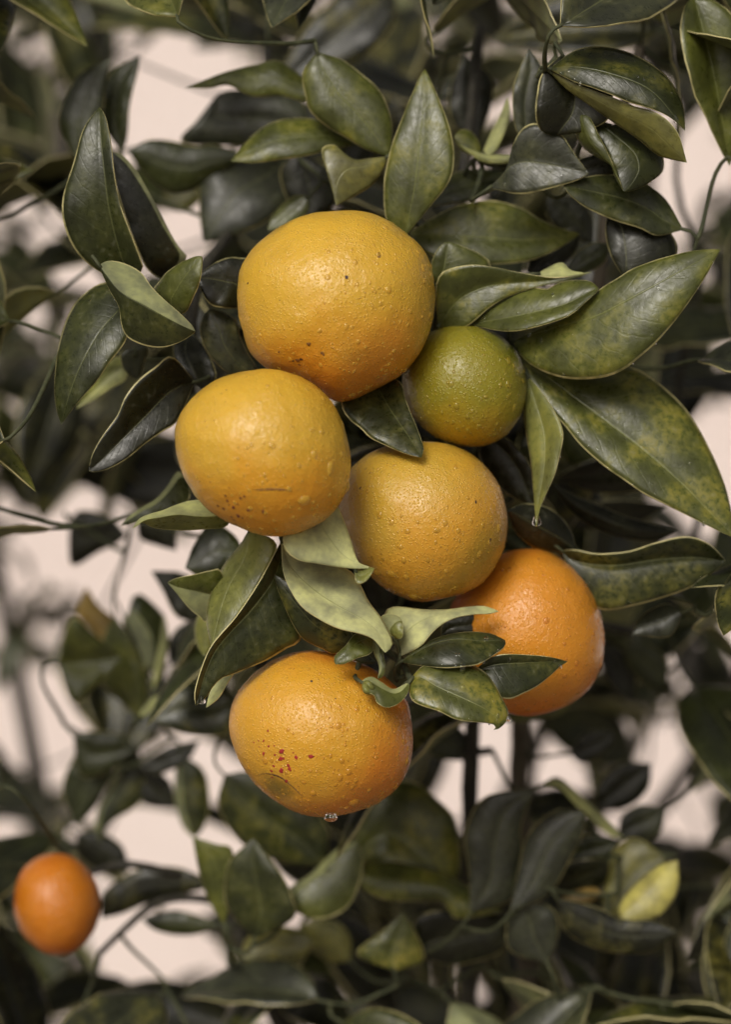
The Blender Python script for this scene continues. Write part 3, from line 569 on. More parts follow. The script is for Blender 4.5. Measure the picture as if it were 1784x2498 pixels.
# ------------------------------------------------------------------ oranges
FR = {}
def orange(key, outline, d, mat, label, rdepth, lump=0.012, seed=1, rough_lump=1.0):
    P = np.array([nat('Z', p) for p in pts(outline)])
    c = (P.max(0) + P.min(0)) / 2
    cw = W(c, d); sc = PXM * (1 + d / 100)
    rel = P - c
    th = np.arctan2(-rel[:, 1], rel[:, 0]); rr = np.linalg.norm(rel, axis=1) * sc
    o_ = np.argsort(th); th = th[o_]; rr = rr[o_]
    thx = np.concatenate([th - 2 * np.pi, th, th + 2 * np.pi]); rx = np.tile(rr, 3)
    tt = np.linspace(-np.pi, np.pi, 181)
    f = np.interp(tt, thx, rx)
    kk = np.hanning(13); kk /= kk.sum()
    f = np.convolve(np.concatenate([f[-19:-1], f, f[1:19]]), kk, 'same')[18:-18]
    rm = rr.mean()
    bm = bmesh.new(); bmesh.ops.create_icosphere(bm, subdivisions=6, radius=1.0)
    so = Vector((seed * 3.7, seed * 1.3, seed * 2.1))
    for v in bm.verts:
        n = v.co.normalized()
        q = math.hypot(n.x, n.z)
        fr = float(np.interp(math.atan2(n.z, n.x), tt, f))
        r_in = rm * rdepth
        rad = math.sqrt((fr * q) ** 2 + (r_in * n.y) ** 2)
        h = lump * rm * (noise.noise(n * 2.3 + so) * 0.9 + noise.noise(n * 6.0 + so) * 0.5 * rough_lump + noise.noise(n * 15.0 + so) * 0.20 * rough_lump)
        v.co = n * (rad + h)
    me = bpy.data.meshes.new('peel'); bm.to_mesh(me)
    bv = BVHTree.FromBMesh(bm); bm.free()
    for p in me.polygons: p.use_smooth = True
    root = empty('orange', Vector(cw)); tag(root, label, 'orange', 'oranges hanging on the citrus tree')
    po = link('peel', me, root, [mat])
    FR[key] = dict(root=root, c=Vector(cw), r=rm, rd=rm * rdepth, bv=bv, peel=po)
    return root
YEL = (0.68, 0.415, 0.040); GOLD = (0.64, 0.31, 0.018); ORA = (0.71, 0.285, 0.026); DEEP = (0.66, 0.15, 0.012); GREEN = (0.27, 0.24, 0.017)  # lower orange lightened to lift dim undersides; yellow holds some top light
orange(1, '745,471 800,471 850,485 905,520 945,560 962,610 966,680 955,740 940,775 900,825 830,865 775,890 740,892 710,872 650,842 590,815 560,790 535,720 527,660 532,600 555,560 600,520 660,485 700,475', 0,
       peel('peel_a', YEL, ORA, (-0.15, -0.1, 1), -0.034, 0.006), 'largest golden orange, topmost of the fruit cluster, with small dark blossom scar', 0.98, 0.014, 1)
orange(2, '560,823 620,822 690,850 740,900 765,950 777,1000 775,1060 760,1110 735,1145 690,1175 630,1190 570,1185 510,1160 450,1120 415,1070 393,1010 387,960 400,920 440,870 500,835', -3.1,
       peel('peel_b', YEL, (0.70, 0.31, 0.018), (-0.1, 0, 1), -0.03, 0.008), 'golden orange with dark maroon specks, overlapping the lower left of the largest one', 0.98, 0.014, 2)
orange(3, '1031,721 1090,733 1140,772 1167,830 1168,880 1150,935 1105,980 1050,992 990,980 930,940 900,890 893,850 905,800 940,750 985,727', 1.9,
       peel('peel_c', GREEN, (0.47, 0.295, 0.018), (0.15, 0.05, 1), -0.030, -0.004, (0.020, -0.006, 0.014), (0.09, 0.11, 0.010), (0.004, 0.024)), 'small unripe green and yellow orange, smallest fruit of the cluster', 1.0, 0.010, 3)
orange(4, '960,982 1020,995 1070,1025 1105,1070 1125,1130 1127,1190 1105,1250 1065,1300 1000,1325 930,1335 870,1315 815,1270 770,1200 752,1120 765,1060 800,1020 850,995 910,983', 1.2,
       peel('peel_d', (0.58, 0.37, 0.045), (0.68, 0.34, 0.034), (-0.6, 0, 0.6), -0.02, 0.02, (0.028, -0.008, -0.014), (0.32, 0.23, 0.02), (0.004, 0.03)), 'wet golden orange below the small green fruit, greenish towards one side', 1.0, 0.010, 4)
orange(5, '1190,1218 1250,1240 1300,1290 1335,1370 1342,1430 1333,1490 1300,1540 1240,1575 1160,1590 1080,1560 1015,1500 990,1410 1005,1340 1060,1270 1120,1228', 3.8,
       peel('peel_e', (0.69, 0.285, 0.024), DEEP, (0.1, -1, 0.25), -0.012, 0.020), 'deep reddish orange fruit partly hidden behind a rosette of small leaves', 1.0, 0.010, 5)
orange(6, '640,1452 700,1446 780,1465 850,1500 905,1560 917,1620 912,1690 890,1740 850,1775 790,1800 720,1812 650,1800 590,1760 545,1710 518,1660 508,1610 520,1550 560,1500 600,1468', 0.5,
       peel('peel_f', (0.68, 0.36, 0.032), (0.71, 0.235, 0.02), (-0.35, -0.7, 0.15), -0.004, 0.024, (-0.0185, -0.0215, -0.0215), (0.10, 0.085, 0.012), (0.001, 0.010)), 'lowest orange of the cluster, freckled with red specks, water drop hanging below', 0.98, 0.012, 6)
orange(7, '125,1895 165,1905 200,1940 222,1995 215,2050 190,2095 150,2118 110,2120 70,2095 40,2050 32,1990 50,1930 85,1902', 11.0,
       peel('peel_g', (0.60, 0.20, 0.012), (0.58, 0.13, 0.010), (0, -1, 0.3), -0.01, 0.02), 'blurred reddish orange hanging low behind, away from the cluster', 1.0, 0.010, 7)

def hit(key, n):                              # photo point -> spot on that fruit's peel (local), normal
    F = FR[key]; d0 = Vector(W(n, 0)) - CAM; d0.normalize()
    loc, nor, i, dist = F['bv'].ray_cast(CAM - F['c'], d0)
    return loc, nor
def dome(bm, loc, nor, r, flat, stretch=1.0, sub=2, sink=0.5):
    """a low lens sitting on the surface, drawn out downhill"""
    down = Vector((0, 0, -1)); t = down - nor * down.dot(nor)
    if t.length < 1e-3: t = nor.orthogonal()
    t.normalize(); s = nor.cross(t)
    M3 = Matrix((s, t, nor)).transposed().to_4x4()
    T = Matrix.Translation(loc - nor * (r * flat * sink)) @ M3 @ Matrix.Diagonal((r, r * stretch, r * flat, 1))
    res = bmesh.ops.create_icosphere(bm, subdivisions=sub, radius=1.0, matrix=T)
    return res['verts']
def fin(bm, name, parent, mats, kind=None):
    me = bpy.data.meshes.new(name); bm.to_mesh(me); bm.free()
    for p in me.polygons: p.use_smooth = True
    return tag(link(name, me, parent, mats), kind=kind)

def specks(key, lst, mat, name, flat=0.12, tile='Z'):
    bm = bmesh.new()
    for (x, y, r) in lst:
        loc, nor = hit(key, nat(tile, (x, y)))
        if loc is None: continue
        vv = dome(bm, loc, nor, r * 1.35 * 1.0985 * PXM * (TS / 1.0985 if tile != 'Z' else 1), flat, random.uniform(0.8, 1.4), 2, 0.55)
        c = sum((v.co for v in vv), Vector()) / len(vv)
        for v in vv: v.co += (v.co - c) * 0.5 * noise.noise(v.co * 1500)
    fin(bm, name, FR[key]['root'], [mat], 'stuff')
def zoom3(x, y): return ((540 + x * 500 / 1624) / 1.0985, (1560 + y * 500 / 1624) / 1.0985)
def zoom2(x, y): return ((400 + x * 480 / 1624) / 1.0985, (880 + y * 480 / 1624) / 1.0985)
def zoom1(x, y): return ((560 + x * 520 / 1624) / 1.0985, (500 + y * 520 / 1624) / 1.0985)
specks(6, [(*zoom3(x, y), r * 0.28) for x, y, r in ((475, 880, 18), (465, 940, 16), (490, 938, 9), (330, 903, 12), (422, 912, 9), (595, 935, 13), (712, 925, 17), (472, 1040, 17),
       (540, 1028, 14), (535, 998, 12), (413, 1003, 12), (395, 1040, 11), (402, 1090, 11), (512, 1120, 14), (372, 842, 9), (418, 842, 8), (332, 798, 8), (293, 800, 7), (256, 812, 7), (366, 722, 8), (570, 895, 7), (297, 850, 5))], M_RED, 'red_speck')
specks(6, [(*zoom3(712, 333), 2.6), (*zoom3(905, 470), 1.6)], M_SCAR, 'dark_speck')
specks(2, [(*zoom2(x, y), r * 0.27) for x, y, r in ((635, 1133, 12), (665, 1117, 10), (540, 1190, 9), (612, 1182, 9), (580, 1212, 16), (520, 1155, 12), (440, 1197, 11), (490, 1222, 12), (825, 1246, 14),
       (620, 1285, 15), (580, 1315, 12), (700, 1235, 14), (650, 1300, 10), (600, 1350, 10), (560, 1290, 9), (505, 1108, 9), (378, 1000, 7), (295, 998, 6), (300, 1070, 6), (540, 1048, 6), (250, 985, 4), (430, 210, 5), (512, 243, 5), (1300, 368, 6), (925, 1030, 6))], M_MAROON, 'maroon_speck')
specks(1, [(*zoom1(893, 548), 3.6), (*zoom1(137, 592), 3.2), (*zoom1(382, 726), 1.6), (*zoom1(153, 852), 1.4), (*zoom1(482, 1186), 2.6), (*zoom1(545, 1172), 3.0), (*zoom1(1510, 1045), 2.0)], M_SCAR, 'dark_speck')
specks(1, [(*zoom1(515, 1175), 5), (*zoom1(530, 1215), 3.5), (*zoom1(1145, 385), 5), (*zoom1(602, 1050), 4), (*zoom1(715, 1130), 5), (*zoom1(372, 1120), 3.5)], M_BROWN, 'brown_blemish', 0.06)
specks(4, [(800, 1083, 3), (1058, 1115, 2.2), (1090, 1200, 3), (790, 1045, 1.8)], M_SCAR, 'dark_speck')
specks(3, [(948, 757, 2.2), (1000, 900, 1.8)], M_SCAR, 'dark_speck')
# curved scar line round the dent on the lowest fruit, scratch on the left one
def scarline(key, pl, r, mat, name):
    pl = spline(pl, 40); bm = bmesh.new()
    for i, p in enumerate(pl):
        loc, nor = hit(key, p * 1.0985)
        if loc is None: continue
        k = math.sin(math.pi * (i + 0.5) / 40) ** 0.5 * random.uniform(0.7, 1.2)
        dome(bm, loc, nor, r * k * 1.0985 * PXM, 0.2, 1.5, 1, 0.5)
    fin(bm, name, FR[key]['root'], [mat])
scarline(6, [zoom3(*p) for p in ((270, 1085), (330, 1062), (400, 1066), (470, 1090), (540, 1145), (600, 1200), (640, 1250))], 3.0, M_BROWN, 'scar_line')
scarline(2, [zoom2(*p) for p in ((720, 1062), (800, 1066), (900, 1062), (1000, 1068), (1080, 1085))], 2.6, M_BROWN, 'scratch')

# rain on the fruit
_bm = bmesh.new(); bmesh.ops.create_icosphere(_bm, subdivisions=1, radius=1.0); _bm.verts.ensure_lookup_table()
ICO_V = np.array([v.co[:] for v in _bm.verts]); ICO_F = np.array([[v.index for v in f.verts] for f in _bm.faces]); _bm.free()
def bead(name, c):
    m, n, b = newmat(name)
    b.inputs['Base Color'].default_value = (*c, 1); b.inputs['Roughness'].default_value = 0.12
    b.inputs['Coat Weight'].default_value = 1.0; b.inputs['Coat Roughness'].default_value = 0.03; b.inputs['Coat IOR'].default_value = 1.45
    tp = n.nodes.new('ShaderNodeBsdfTransparent'); ms = n.nodes.new('ShaderNodeMixShader'); ms.inputs[0].default_value = 0.48
    n.links.new(tp.outputs[0], ms.inputs[1]); n.links.new(b.outputs[0], ms.inputs[2])
    n.links.new(ms.outputs[0], n.nodes['Material Output'].inputs[0])
    return m
BEADC = {1: (0.76, 0.47, 0.06), 2: (0.74, 0.47, 0.06), 3: (0.42, 0.32, 0.03), 4: (0.64, 0.38, 0.04), 5: (0.70, 0.28, 0.03), 6: (0.72, 0.36, 0.03)}  # refracted peel colour is painted into the drops
def rain(key, n_small, side, seed, bigs):
    rs = random.Random(seed); F = FR[key]; M_BEAD = bead('bead_%d' % key, BEADC[key])
    bm = bmesh.new(); cnt = 0; tries = 0
    while cnt < n_small and tries < n_small * 30:
        tries += 1
        n = Vector((rs.gauss(0, 1), rs.gauss(0, 1) - 0.35, rs.gauss(0, 1))).normalized()
        wgt = 0.08 + 0.65 * max(0, n.dot(Vector(side).normalized())) + 0.35 * max(0, -n.z)
        wgt *= 0.35 + 1.3 * max(0, noise.noise(n * 4 + Vector((seed, 0, 0))) + 0.35)
        if rs.random() > wgt: continue
        loc, nor, i, dd = F['bv'].ray_cast(n * 0.2, -n)
        if loc is None: continue
        r = 0.00042 * math.exp(rs.gauss(0, 0.45))
        if rs.random() < 0.07: r *= 2.0
        dome(bm, loc, nor, min(r, 0.0014) * 1.15, rs.uniform(0.6, 0.85), rs.uniform(0.95, 1.5), 2)
        cnt += 1
    fin(bm, 'water_droplets', F['root'], [M_BEAD], 'stuff')
    # mist of very fine droplets
    VV = []; FF = []; cnt = 0; tries = 0; want = n_small * 3
    while cnt < want and tries < want * 20:
        tries += 1
        n = Vector((rs.gauss(0, 1), rs.gauss(0, 1) - 0.35, rs.gauss(0, 1))).normalized()
        wgt = (0.12 + 0.8 * max(0, n.dot(Vector(side).normalized()))) * max(0, noise.noise(n * 3 + Vector((seed, 5, 0))) + 0.4) * 1.4
        if rs.random() > wgt: continue
        loc, nor, i, dd = F['bv'].ray_cast(n * 0.2, -n)
        if loc is None: continue
        r = 0.00021 * math.exp(rs.gauss(0, 0.35)); t = nor.orthogonal().normalized(); b_ = nor.cross(t)
        A = np.array([t, b_, nor]) * np.array([[r], [r], [r * 0.75]])
        VV.append(ICO_V @ A + np.array(loc - nor * r * 0.3)); FF.append(ICO_F + cnt * len(ICO_V)); cnt += 1
    me = bpy.data.meshes.new('water_mist'); me.from_pydata(np.concatenate(VV).tolist(), [], np.concatenate(FF).tolist())
    for p in me.polygons: p.use_smooth = True
    tag(link('water_mist', me, F['root'], [M_BEAD]), kind='stuff')
    for (x, y, r, st) in bigs:
        loc, nor = hit(key, nat('Z', (x, y)))
        if loc is None: continue
        bm = bmesh.new(); dome(bm, loc, nor, r * 1.15 * 1.0985 * PXM, 0.7, st, 4)
        fin(bm, 'water_drop', F['root'], [M_BEAD])
rain(1, 420, (0.9, -0.2, -0.1), 1, ((955, 700, 9, 1.1), (948, 770, 10, 1.2), (900, 822, 8, 1), (780, 878, 10, 1), (876, 780, 6, 1), (930, 560, 7, 1.0)))
rain(2, 330, (0.8, -0.3, -0.3), 2, ((735, 1043, 11, 1.5), (770, 1085, 14, 1.0), (678, 1112, 15, 0.8), (700, 1010, 8, 1.3), (605, 990, 9, 0.8), (760, 1010, 7, 1.2), (757, 1120, 10, 1.1)))
rain(3, 230, (0.3, -0.4, -0.5), 3, ((1002, 852, 8, 1), (1080, 882, 6, 0.8), (1065, 946, 6, 0.8), (1130, 880, 5, 1), (1100, 965, 7, 1)))
rain(4, 300, (0.4, -0.3, -0.8), 4, ((843, 1143, 7, 1.3), (870, 1160, 6, 1.2), (905, 1180, 8, 0.8), (970, 1178, 8, 0.8), (890, 1215, 7, 0.8), (870, 1275, 12, 1), (920, 1325, 14, 1), (835, 1270, 11, 1.1), (1040, 1105, 5, 1)))
rain(5, 160, (0.9, -0.1, -0.3), 5, ((1334, 1478, 10, 1.2), (1330, 1380, 6, 1), (1255, 1430, 5, 1), (1318, 1445, 4, 1)))
rain(6, 420, (0.75, -0.3, -0.5), 6, ((788, 1782, 14, 1.0), (905, 1690, 9, 1.3), (912, 1640, 6, 1.2), (850, 1770, 10, 1.0), (820, 1790, 9, 1.0), (880, 1745, 8, 1.1), (760, 1690, 6, 1.0), (690, 1712, 5, 0.8), (640, 1620, 5, 1)))
# heavy drop about to fall from the lowest fruit
def hang_drop(parent, top, r, h):
    bm = bmesh.new(); prof = [(0.62, 0.35), (0.72, 0.1), (0.74, -0.2), (0.85, -0.5), (0.98, -0.8), (0.92, -1.15), (0.6, -1.42), (0.22, -1.54)]
    rings = []
    for (a, z) in prof: rings.append([bm.verts.new((a * r * math.cos(t), a * r * math.sin(t), z * h)) for t in np.linspace(0, 2 * math.pi, 24, endpoint=False)])
    for A, B in zip(rings, rings[1:]):
        for i in range(24): bm.faces.new((A[i], B[i], B[(i + 1) % 24], A[(i + 1) % 24]))
    bm.faces.new(rings[0][::-1]); bm.faces.new(rings[-1])
    bmesh.ops.recalc_face_normals(bm, faces=bm.faces)
    for v in bm.verts: v.co += Vector(top)
    return fin(bm, 'hanging_drop', parent, [M_WATER])
lo6, no6 = hit(6, nat('Z', (735, 1806)))
hang_drop(FR[6]['root'], (lo6.x, lo6.y + 0.001, lo6.z), 0.0026, 0.0022)

# ------------------------------------------------------------------ random foliage around and behind
GAPS = [('Z', '305,120 420,120 478,205 425,280 408,312 275,328 280,245'), ('Z', '365,455 447,478 447,560 402,545'), ('Z', '140,585 222,615 150,650'), ('Z', '318,605 360,605 342,640'),
        ('E', '20,220 40,190 250,90 330,30 400,30 470,90 560,110 540,200 455,200 580,450 420,360 330,310 230,290 290,440 240,470 150,300 60,440'),
        ('E', '20,930 60,900 300,940 320,1040 200,1040'), ('G', '120,520 280,470 600,470 690,600 700,740 500,735 350,760 200,600'), ('G', '100,1080 260,1010 430,1020 560,1100 720,1130 760,1260 100,1260'),
        ('G', '420,960 600,890 740,880 740,940 500,980'), ('F', '640,1010 790,1000 780,1280 770,1400 640,1400'), ('H', '640,-60 780,-60 775,330 640,340'), ('F', '930,1040 1090,1060 1080,1180 1050,1300 920,1300'), ('H', '920,20 1090,20 1050,260 920,310'),
        ('H', '370,200 530,80 530,480 430,400'), ('H', '1340,120 1420,-60 1500,-60 1420,160'), ('H', '1500,60 1640,-60 1640,220 1560,240'), ('H', '1060,610 1200,480 1240,500 1120,660'), ('F', '1190,980 1330,960 1340,1050 1200,1060'),
        ('H', '1150,290 1280,180 1300,300 1180,330'), ('H', '1470,340 1640,310 1640,380 1500,400'), ('B', '690,220 770,160 810,200 820,400 780,370 770,250'), ('B', '980,800 1040,800 1050,850'), ('B', '1240,830 1310,800 1320,900 1260,905'),
        ('C', '480,760 610,630 590,900 440,880'), ('C', '60,1000 150,990 160,1180 80,1180'), ('C', '580,1220 690,1220 660,1330 580,1330'), ('E', '500,1170 720,1080 740,1110 560,1190'), ('G', '430,200 580,250 560,310 440,300'), ('G', '640,190 900,180 930,230 800,310 680,260'), ('G', '750,400 830,420 850,600 700,570 770,540'),
        ('C', '400,390 570,262 575,285 410,400'), ('B', '120,-40 200,-40 190,60 130,60')]
GP = []
for t, s in GAPS: GP.append(np.array([nat(t, p) for p in pts(s)]))
def inpoly(p, P):
    x, y = p; c = False; n = len(P); j = n - 1
    for i in range(n):
        if (P[i][1] > y) != (P[j][1] > y) and x < (P[j][0] - P[i][0]) * (y - P[i][1]) / (P[j][1] - P[i][1]) + P[i][0]: c = not c
        j = i
    return c
def in_gap(p): return any(inpoly(p, P) for P in GP)

VAR = []
for k in range(7):                             # real-size generic citrus leaves, growing along +X, face up +Z
    rs = random.Random(40 + k); nu = 16; u = np.linspace(0, 1, nu)
    Ln = 0.075 * rs.uniform(0.8, 1.15); hw = Ln * rs.uniform(0.19, 0.26)
    prof = np.sin(np.pi * u ** rs.uniform(0.72, 0.92)) ** 0.85; prof[0] = 0.03; prof[-1] = 0.0
    bend = rs.uniform(0.05, 0.35) * Ln; side = rs.uniform(-0.08, 0.08) * Ln
    M_ = np.stack([u * Ln, side * u * u, -bend * u * u], 1)
    up = rs.uniform(0.05, 0.55); tw = rs.uniform(-0.5, 0.5)
    a1 = up + tw * u; a2 = up - tw * u
    L_ = M_ + np.stack([0 * u, prof * hw * np.cos(a1), prof * hw * np.sin(a1)], 1)
    R_ = M_ + np.stack([0 * u, -prof * hw * np.cos(a2), prof * hw * np.sin(a2)], 1)
    me, _ = blade('leaf_blade', L_, M_, R_, 'uu', 0.10, nv=9, ref=(0, 0, 1), wav=0.0012, seed=k)
    VAR.append((me, Ln, M_[-1]))
def rnd_leaf(tree, rs, p, scale, c, mot=0.15, shape=None):
    """free leaf: base at p (world), direction and tilt drawn at random"""
    az = rs.uniform(0, 2 * math.pi); el = rs.gauss(-0.35, 0.5)
    dx = Vector((math.cos(az) * math.cos(el), math.sin(az) * math.cos(el) * 0.7 - 0.15, math.sin(el))).normalized()
    nz = Vector((rs.gauss(0, 0.45), rs.gauss(-0.45, 0.4), rs.gauss(0.75, 0.3))); nz = (nz - dx * nz.dot(dx)).normalized()
    ny = nz.cross(dx); k = rs.randrange(len(VAR))
    me, Ln, tipv = VAR[k]
    rot = Matrix((dx, ny, nz)).transposed()
    pt = [np.array(Vector(p) + rot @ (Vector((Ln * q, yy * Ln, tipv[2] * q * q)) * scale)) for q in (0.0, 0.25, 0.5, 0.75, 1.0) for yy in (-0.18, 0, 0.18)]
    return me, rot, pt, dx, scale
def inside_photo(n, m=0): return 178 + m < n[0] < 1606 - m and 178 + m < n[1] < 2320 - m
def hits_fruit(q):
    return any((Vector(q) - F['c']).length < F['r'] * 1.06 for F in FR.values())

def scatter(tree, count, d0, d1, mx, my, seed, cols, keep_out=None, register=True, sc=(0.8, 1.15)):
    rs = random.Random(seed); made = []; tries = 0
    while len(made) < count and tries < count * 60:
        tries += 1
        d = rs.uniform(d0, d1)
        n = np.array([rs.uniform(-mx, 1784 + mx), rs.uniform(-my, 2498 + my)])
        p = W(n, d)
        me, rot, pt, dx, s = rnd_leaf(tree, rs, p, rs.uniform(*sc), None)
        pr = [proj(q) for q in pt]
        if any(in_gap(q) for q in pr): continue
        if keep_out and any(keep_out(q) for q in pr): continue
        if any(hits_fruit(q) for q in pt): continue
        o = bpy.data.objects.new('leaf', me); col.objects.link(o); o.parent = tree
        o.matrix_local = Matrix.Translation(Vector(p) - tree.location) @ (rot.to_4x4() @ Matrix.Scale(s, 4))
        o.color = (*PAL[rs.choice(cols)], rs.choice((0.0, 0.1, 0.4)))
        made.append(o)
        if register: attach.append((tree, p, -np.array(dx), 'n'))
    return made
N_TR = len(LEAFG)
CS = 12; OX, OY = -180, -180
COV = np.zeros(((2498 + 360) // CS + 1, (1784 + 360) // CS + 1), bool)
def mark(Gw):
    """rasterise a blade's projected grid into the coverage map"""
    x = 892 + Gw[..., 0] / Gw[..., 1] / PXM; y = 1249 - (Gw[..., 2] - 1.5) / Gw[..., 1] / PXM
    for a in np.linspace(0, 1, 4):
        for b_ in np.linspace(0, 1, 4):
            xx = (x[:-1, :-1] * (1 - a) + x[1:, :-1] * a) * (1 - b_) + (x[:-1, 1:] * (1 - a) + x[1:, 1:] * a) * b_
            yy = (y[:-1, :-1] * (1 - a) + y[1:, :-1] * a) * (1 - b_) + (y[:-1, 1:] * (1 - a) + y[1:, 1:] * a) * b_
            ii = ((yy - OY) / CS).astype(int); jj = ((xx - OX) / CS).astype(int)
            ok = (ii >= 0) & (jj >= 0) & (ii < COV.shape[0]) & (jj < COV.shape[1])
            COV[ii[ok], jj[ok]] = True
for o, G, o0, k in LEAFG: mark(G + o0)
yy_, xx_ = np.mgrid[0:COV.shape[0], 0:COV.shape[1]]
for F in FR.values():
    c_ = proj(np.array(F['c'])); rp = F['r'] / F['c'].y / PXM
    COV |= ((xx_ * CS + OX - c_[0]) ** 2 + (yy_ * CS + OY - c_[1]) ** 2) < (rp * 1.0) ** 2
GAPM = np.zeros_like(COV)
for i in range(COV.shape[0]):
    for j in range(COV.shape[1]):
        p = (j * CS + OX, i * CS + OY)
        if in_gap(p): GAPM[i, j] = True
        elif not inside_photo(p, -30) and noise.noise(Vector((p[0] / 170, p[1] / 170, 3.3))) > 0.42: GAPM[i, j] = True
def fill(tree, count, d0, d1, seed, cols, keep_out=None, only=None, sc=(0.85, 1.3), tol=0.0):
    rs = random.Random(seed); made = 0; tries = 0
    while made < count and tries < count * 40:
        if tries % 10 == 0:
            free = np.argwhere(~COV & ~GAPM if only is None else ~COV & ~GAPM & only)
            if len(free) == 0: break
        tries += 1
        i, j = free[rs.randrange(len(free))]
        d = rs.uniform(d0, d1)
        me, rot, pt, dx, s_ = rnd_leaf(tree, rs, (0, 0, 0), rs.uniform(*sc), None)
        mid = W((j * CS + OX, i * CS + OY), d)
        p = mid - np.array(pt[7])
        pw = [np.array(q) + p for q in pt]
        pr = [proj(q) for q in pw]
        bad = 0
        for q in pr:
            a, b_ = int((q[1] - OY) / CS), int((q[0] - OX) / CS)
            if 0 <= a < GAPM.shape[0] and 0 <= b_ < GAPM.shape[1] and GAPM[a, b_]: bad += 1
        if bad > tol: continue
        if keep_out and any(keep_out(q) for q in pr): continue
        if any(hits_fruit(q) for q in pw): continue
        o = bpy.data.objects.new('leaf', me); col.objects.link(o); o.parent = tree
        o.matrix_local = Matrix.Translation(Vector(p) - tree.location) @ (rot.to_4x4() @ Matrix.Scale(s_, 4))
        o.color = (*PAL[rs.choice(cols)], rs.choice((0.0, 0.1, 0.4)))
        made += 1; mark(np.array(pw).reshape(5, 3, 3))
        attach.append((tree, p, -np.array(dx), 'n'))
    return made
border = np.array([[not inside_photo((j * CS + OX, i * CS + OY), -20) for j in range(COV.shape[1])] for i in range(COV.shape[0])])
# the same crown goes on past the photograph's edges
upper = np.zeros_like(border); upper[:int((1500 - OY) / CS)] = True
c7 = proj(np.array(FR[7]['c'])); r7 = FR[7]['r'] / FR[7]['c'].y / PXM
def off(q): return inside_photo(q, 0) or np.linalg.norm(q - c7) < r7 * 1.1
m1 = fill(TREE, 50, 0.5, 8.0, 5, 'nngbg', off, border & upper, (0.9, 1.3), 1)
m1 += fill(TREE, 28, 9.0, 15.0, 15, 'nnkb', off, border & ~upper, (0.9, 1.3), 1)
# near-black leaves put in for the dense shade right behind the fruit
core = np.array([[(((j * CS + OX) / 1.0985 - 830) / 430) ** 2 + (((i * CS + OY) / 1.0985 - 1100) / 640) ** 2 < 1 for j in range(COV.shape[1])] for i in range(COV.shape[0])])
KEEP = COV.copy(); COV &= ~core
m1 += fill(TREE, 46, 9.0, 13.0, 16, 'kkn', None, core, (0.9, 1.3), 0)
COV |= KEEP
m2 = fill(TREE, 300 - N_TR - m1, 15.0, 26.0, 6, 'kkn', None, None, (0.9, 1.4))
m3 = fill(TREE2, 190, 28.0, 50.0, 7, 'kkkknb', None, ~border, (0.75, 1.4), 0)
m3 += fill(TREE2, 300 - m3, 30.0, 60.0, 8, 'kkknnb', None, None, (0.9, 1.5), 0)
print('leaves', N_TR, m1, m2, m3, 'open', int((~COV & ~GAPM).sum()))
def far_foliage(tree, count, seed):
    """the rest of the far crown, too many and too blurred to tell apart: one mesh"""
    rs = random.Random(seed); V = []; F = []; MI = []; UV = []; n_ok = 0; tries = 0
    cache = []
    for me, Ln, tv in VAR[:4]:
        co = np.zeros(len(me.vertices) * 3); me.vertices.foreach_get('co', co)
        k = len(me.vertices) // 2; nv = 9; nu = k // nv
        g = co.reshape(-1, 3)[:k].reshape(nu, nv, 3)[::3, ::2]
        cache.append(g)
    base = 0
    free = []
    while n_ok < count and tries < count * 40:
        tries += 1
        d = rs.uniform(45, 80)
        if tries % 10 == 1: free = np.argwhere(~COV & ~GAPM)
        if len(free) and rs.random() < 0.75:
            i, j = free[rs.randrange(len(free))]; n = np.array([j * CS + OX, i * CS + OY]); sz = rs.uniform(0.45, 1.2); inn = True
        else:
            n = np.array([rs.uniform(-700, 1784 + 700), rs.uniform(-900, 2498 + 300)]); sz = rs.uniform(0.85, 1.25); inn = False  # leaves beyond the view are added to shade the scene
        me, rot, pt, dx, s = rnd_leaf(tree, rs, (0, 0, 0), sz, None)
        p = W(n, d) - (np.array(pt[7]) if inn else 0)
        pw = [np.array(q) + p for q in pt]; bad = 0
        for q in pw:
            q = proj(q); a, b_ = int((q[1] - OY) / CS), int((q[0] - OX) / CS)
            if 0 <= a < GAPM.shape[0] and 0 <= b_ < GAPM.shape[1] and GAPM[a, b_]: bad += 1
        if bad > 0: continue
        mark(np.array(pw).reshape(5, 3, 3))
        g = cache[rs.randrange(4)]; nu, nv = g.shape[:2]
        A = np.array(rot) * s
        vv = g.reshape(-1, 3) @ A.T + (p - np.array(tree.location))
        V.append(vv)
        for i in range(nu - 1):
            for j in range(nv - 1):
                F.append((base + i * nv + j, base + i * nv + j + 1, base + (i + 1) * nv + j + 1, base + (i + 1) * nv + j))
                UV += [(i / (nu - 1), j / (nv - 1)), (i / (nu - 1), (j + 1) / (nv - 1)), ((i + 1) / (nu - 1), (j + 1) / (nv - 1)), ((i + 1) / (nu - 1), j / (nv - 1))]
        base += nu * nv; n_ok += 1
    me = bpy.data.meshes.new('foliage'); me.from_pydata(np.concatenate(V).tolist(), [], F)
    uvl = me.uv_layers.new(name='UVMap'); uvl.data.foreach_set('uv', np.array(UV, 'f').ravel())
    me.materials.append(M_UP)
    for p in me.polygons: p.use_smooth = True
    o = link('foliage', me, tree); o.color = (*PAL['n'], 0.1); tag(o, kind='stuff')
    md = o.modifiers.new('thickness', 'SOLIDIFY'); md.thickness = 0.0004; md.offset = 0
far_foliage(TREE2, 420, 21)

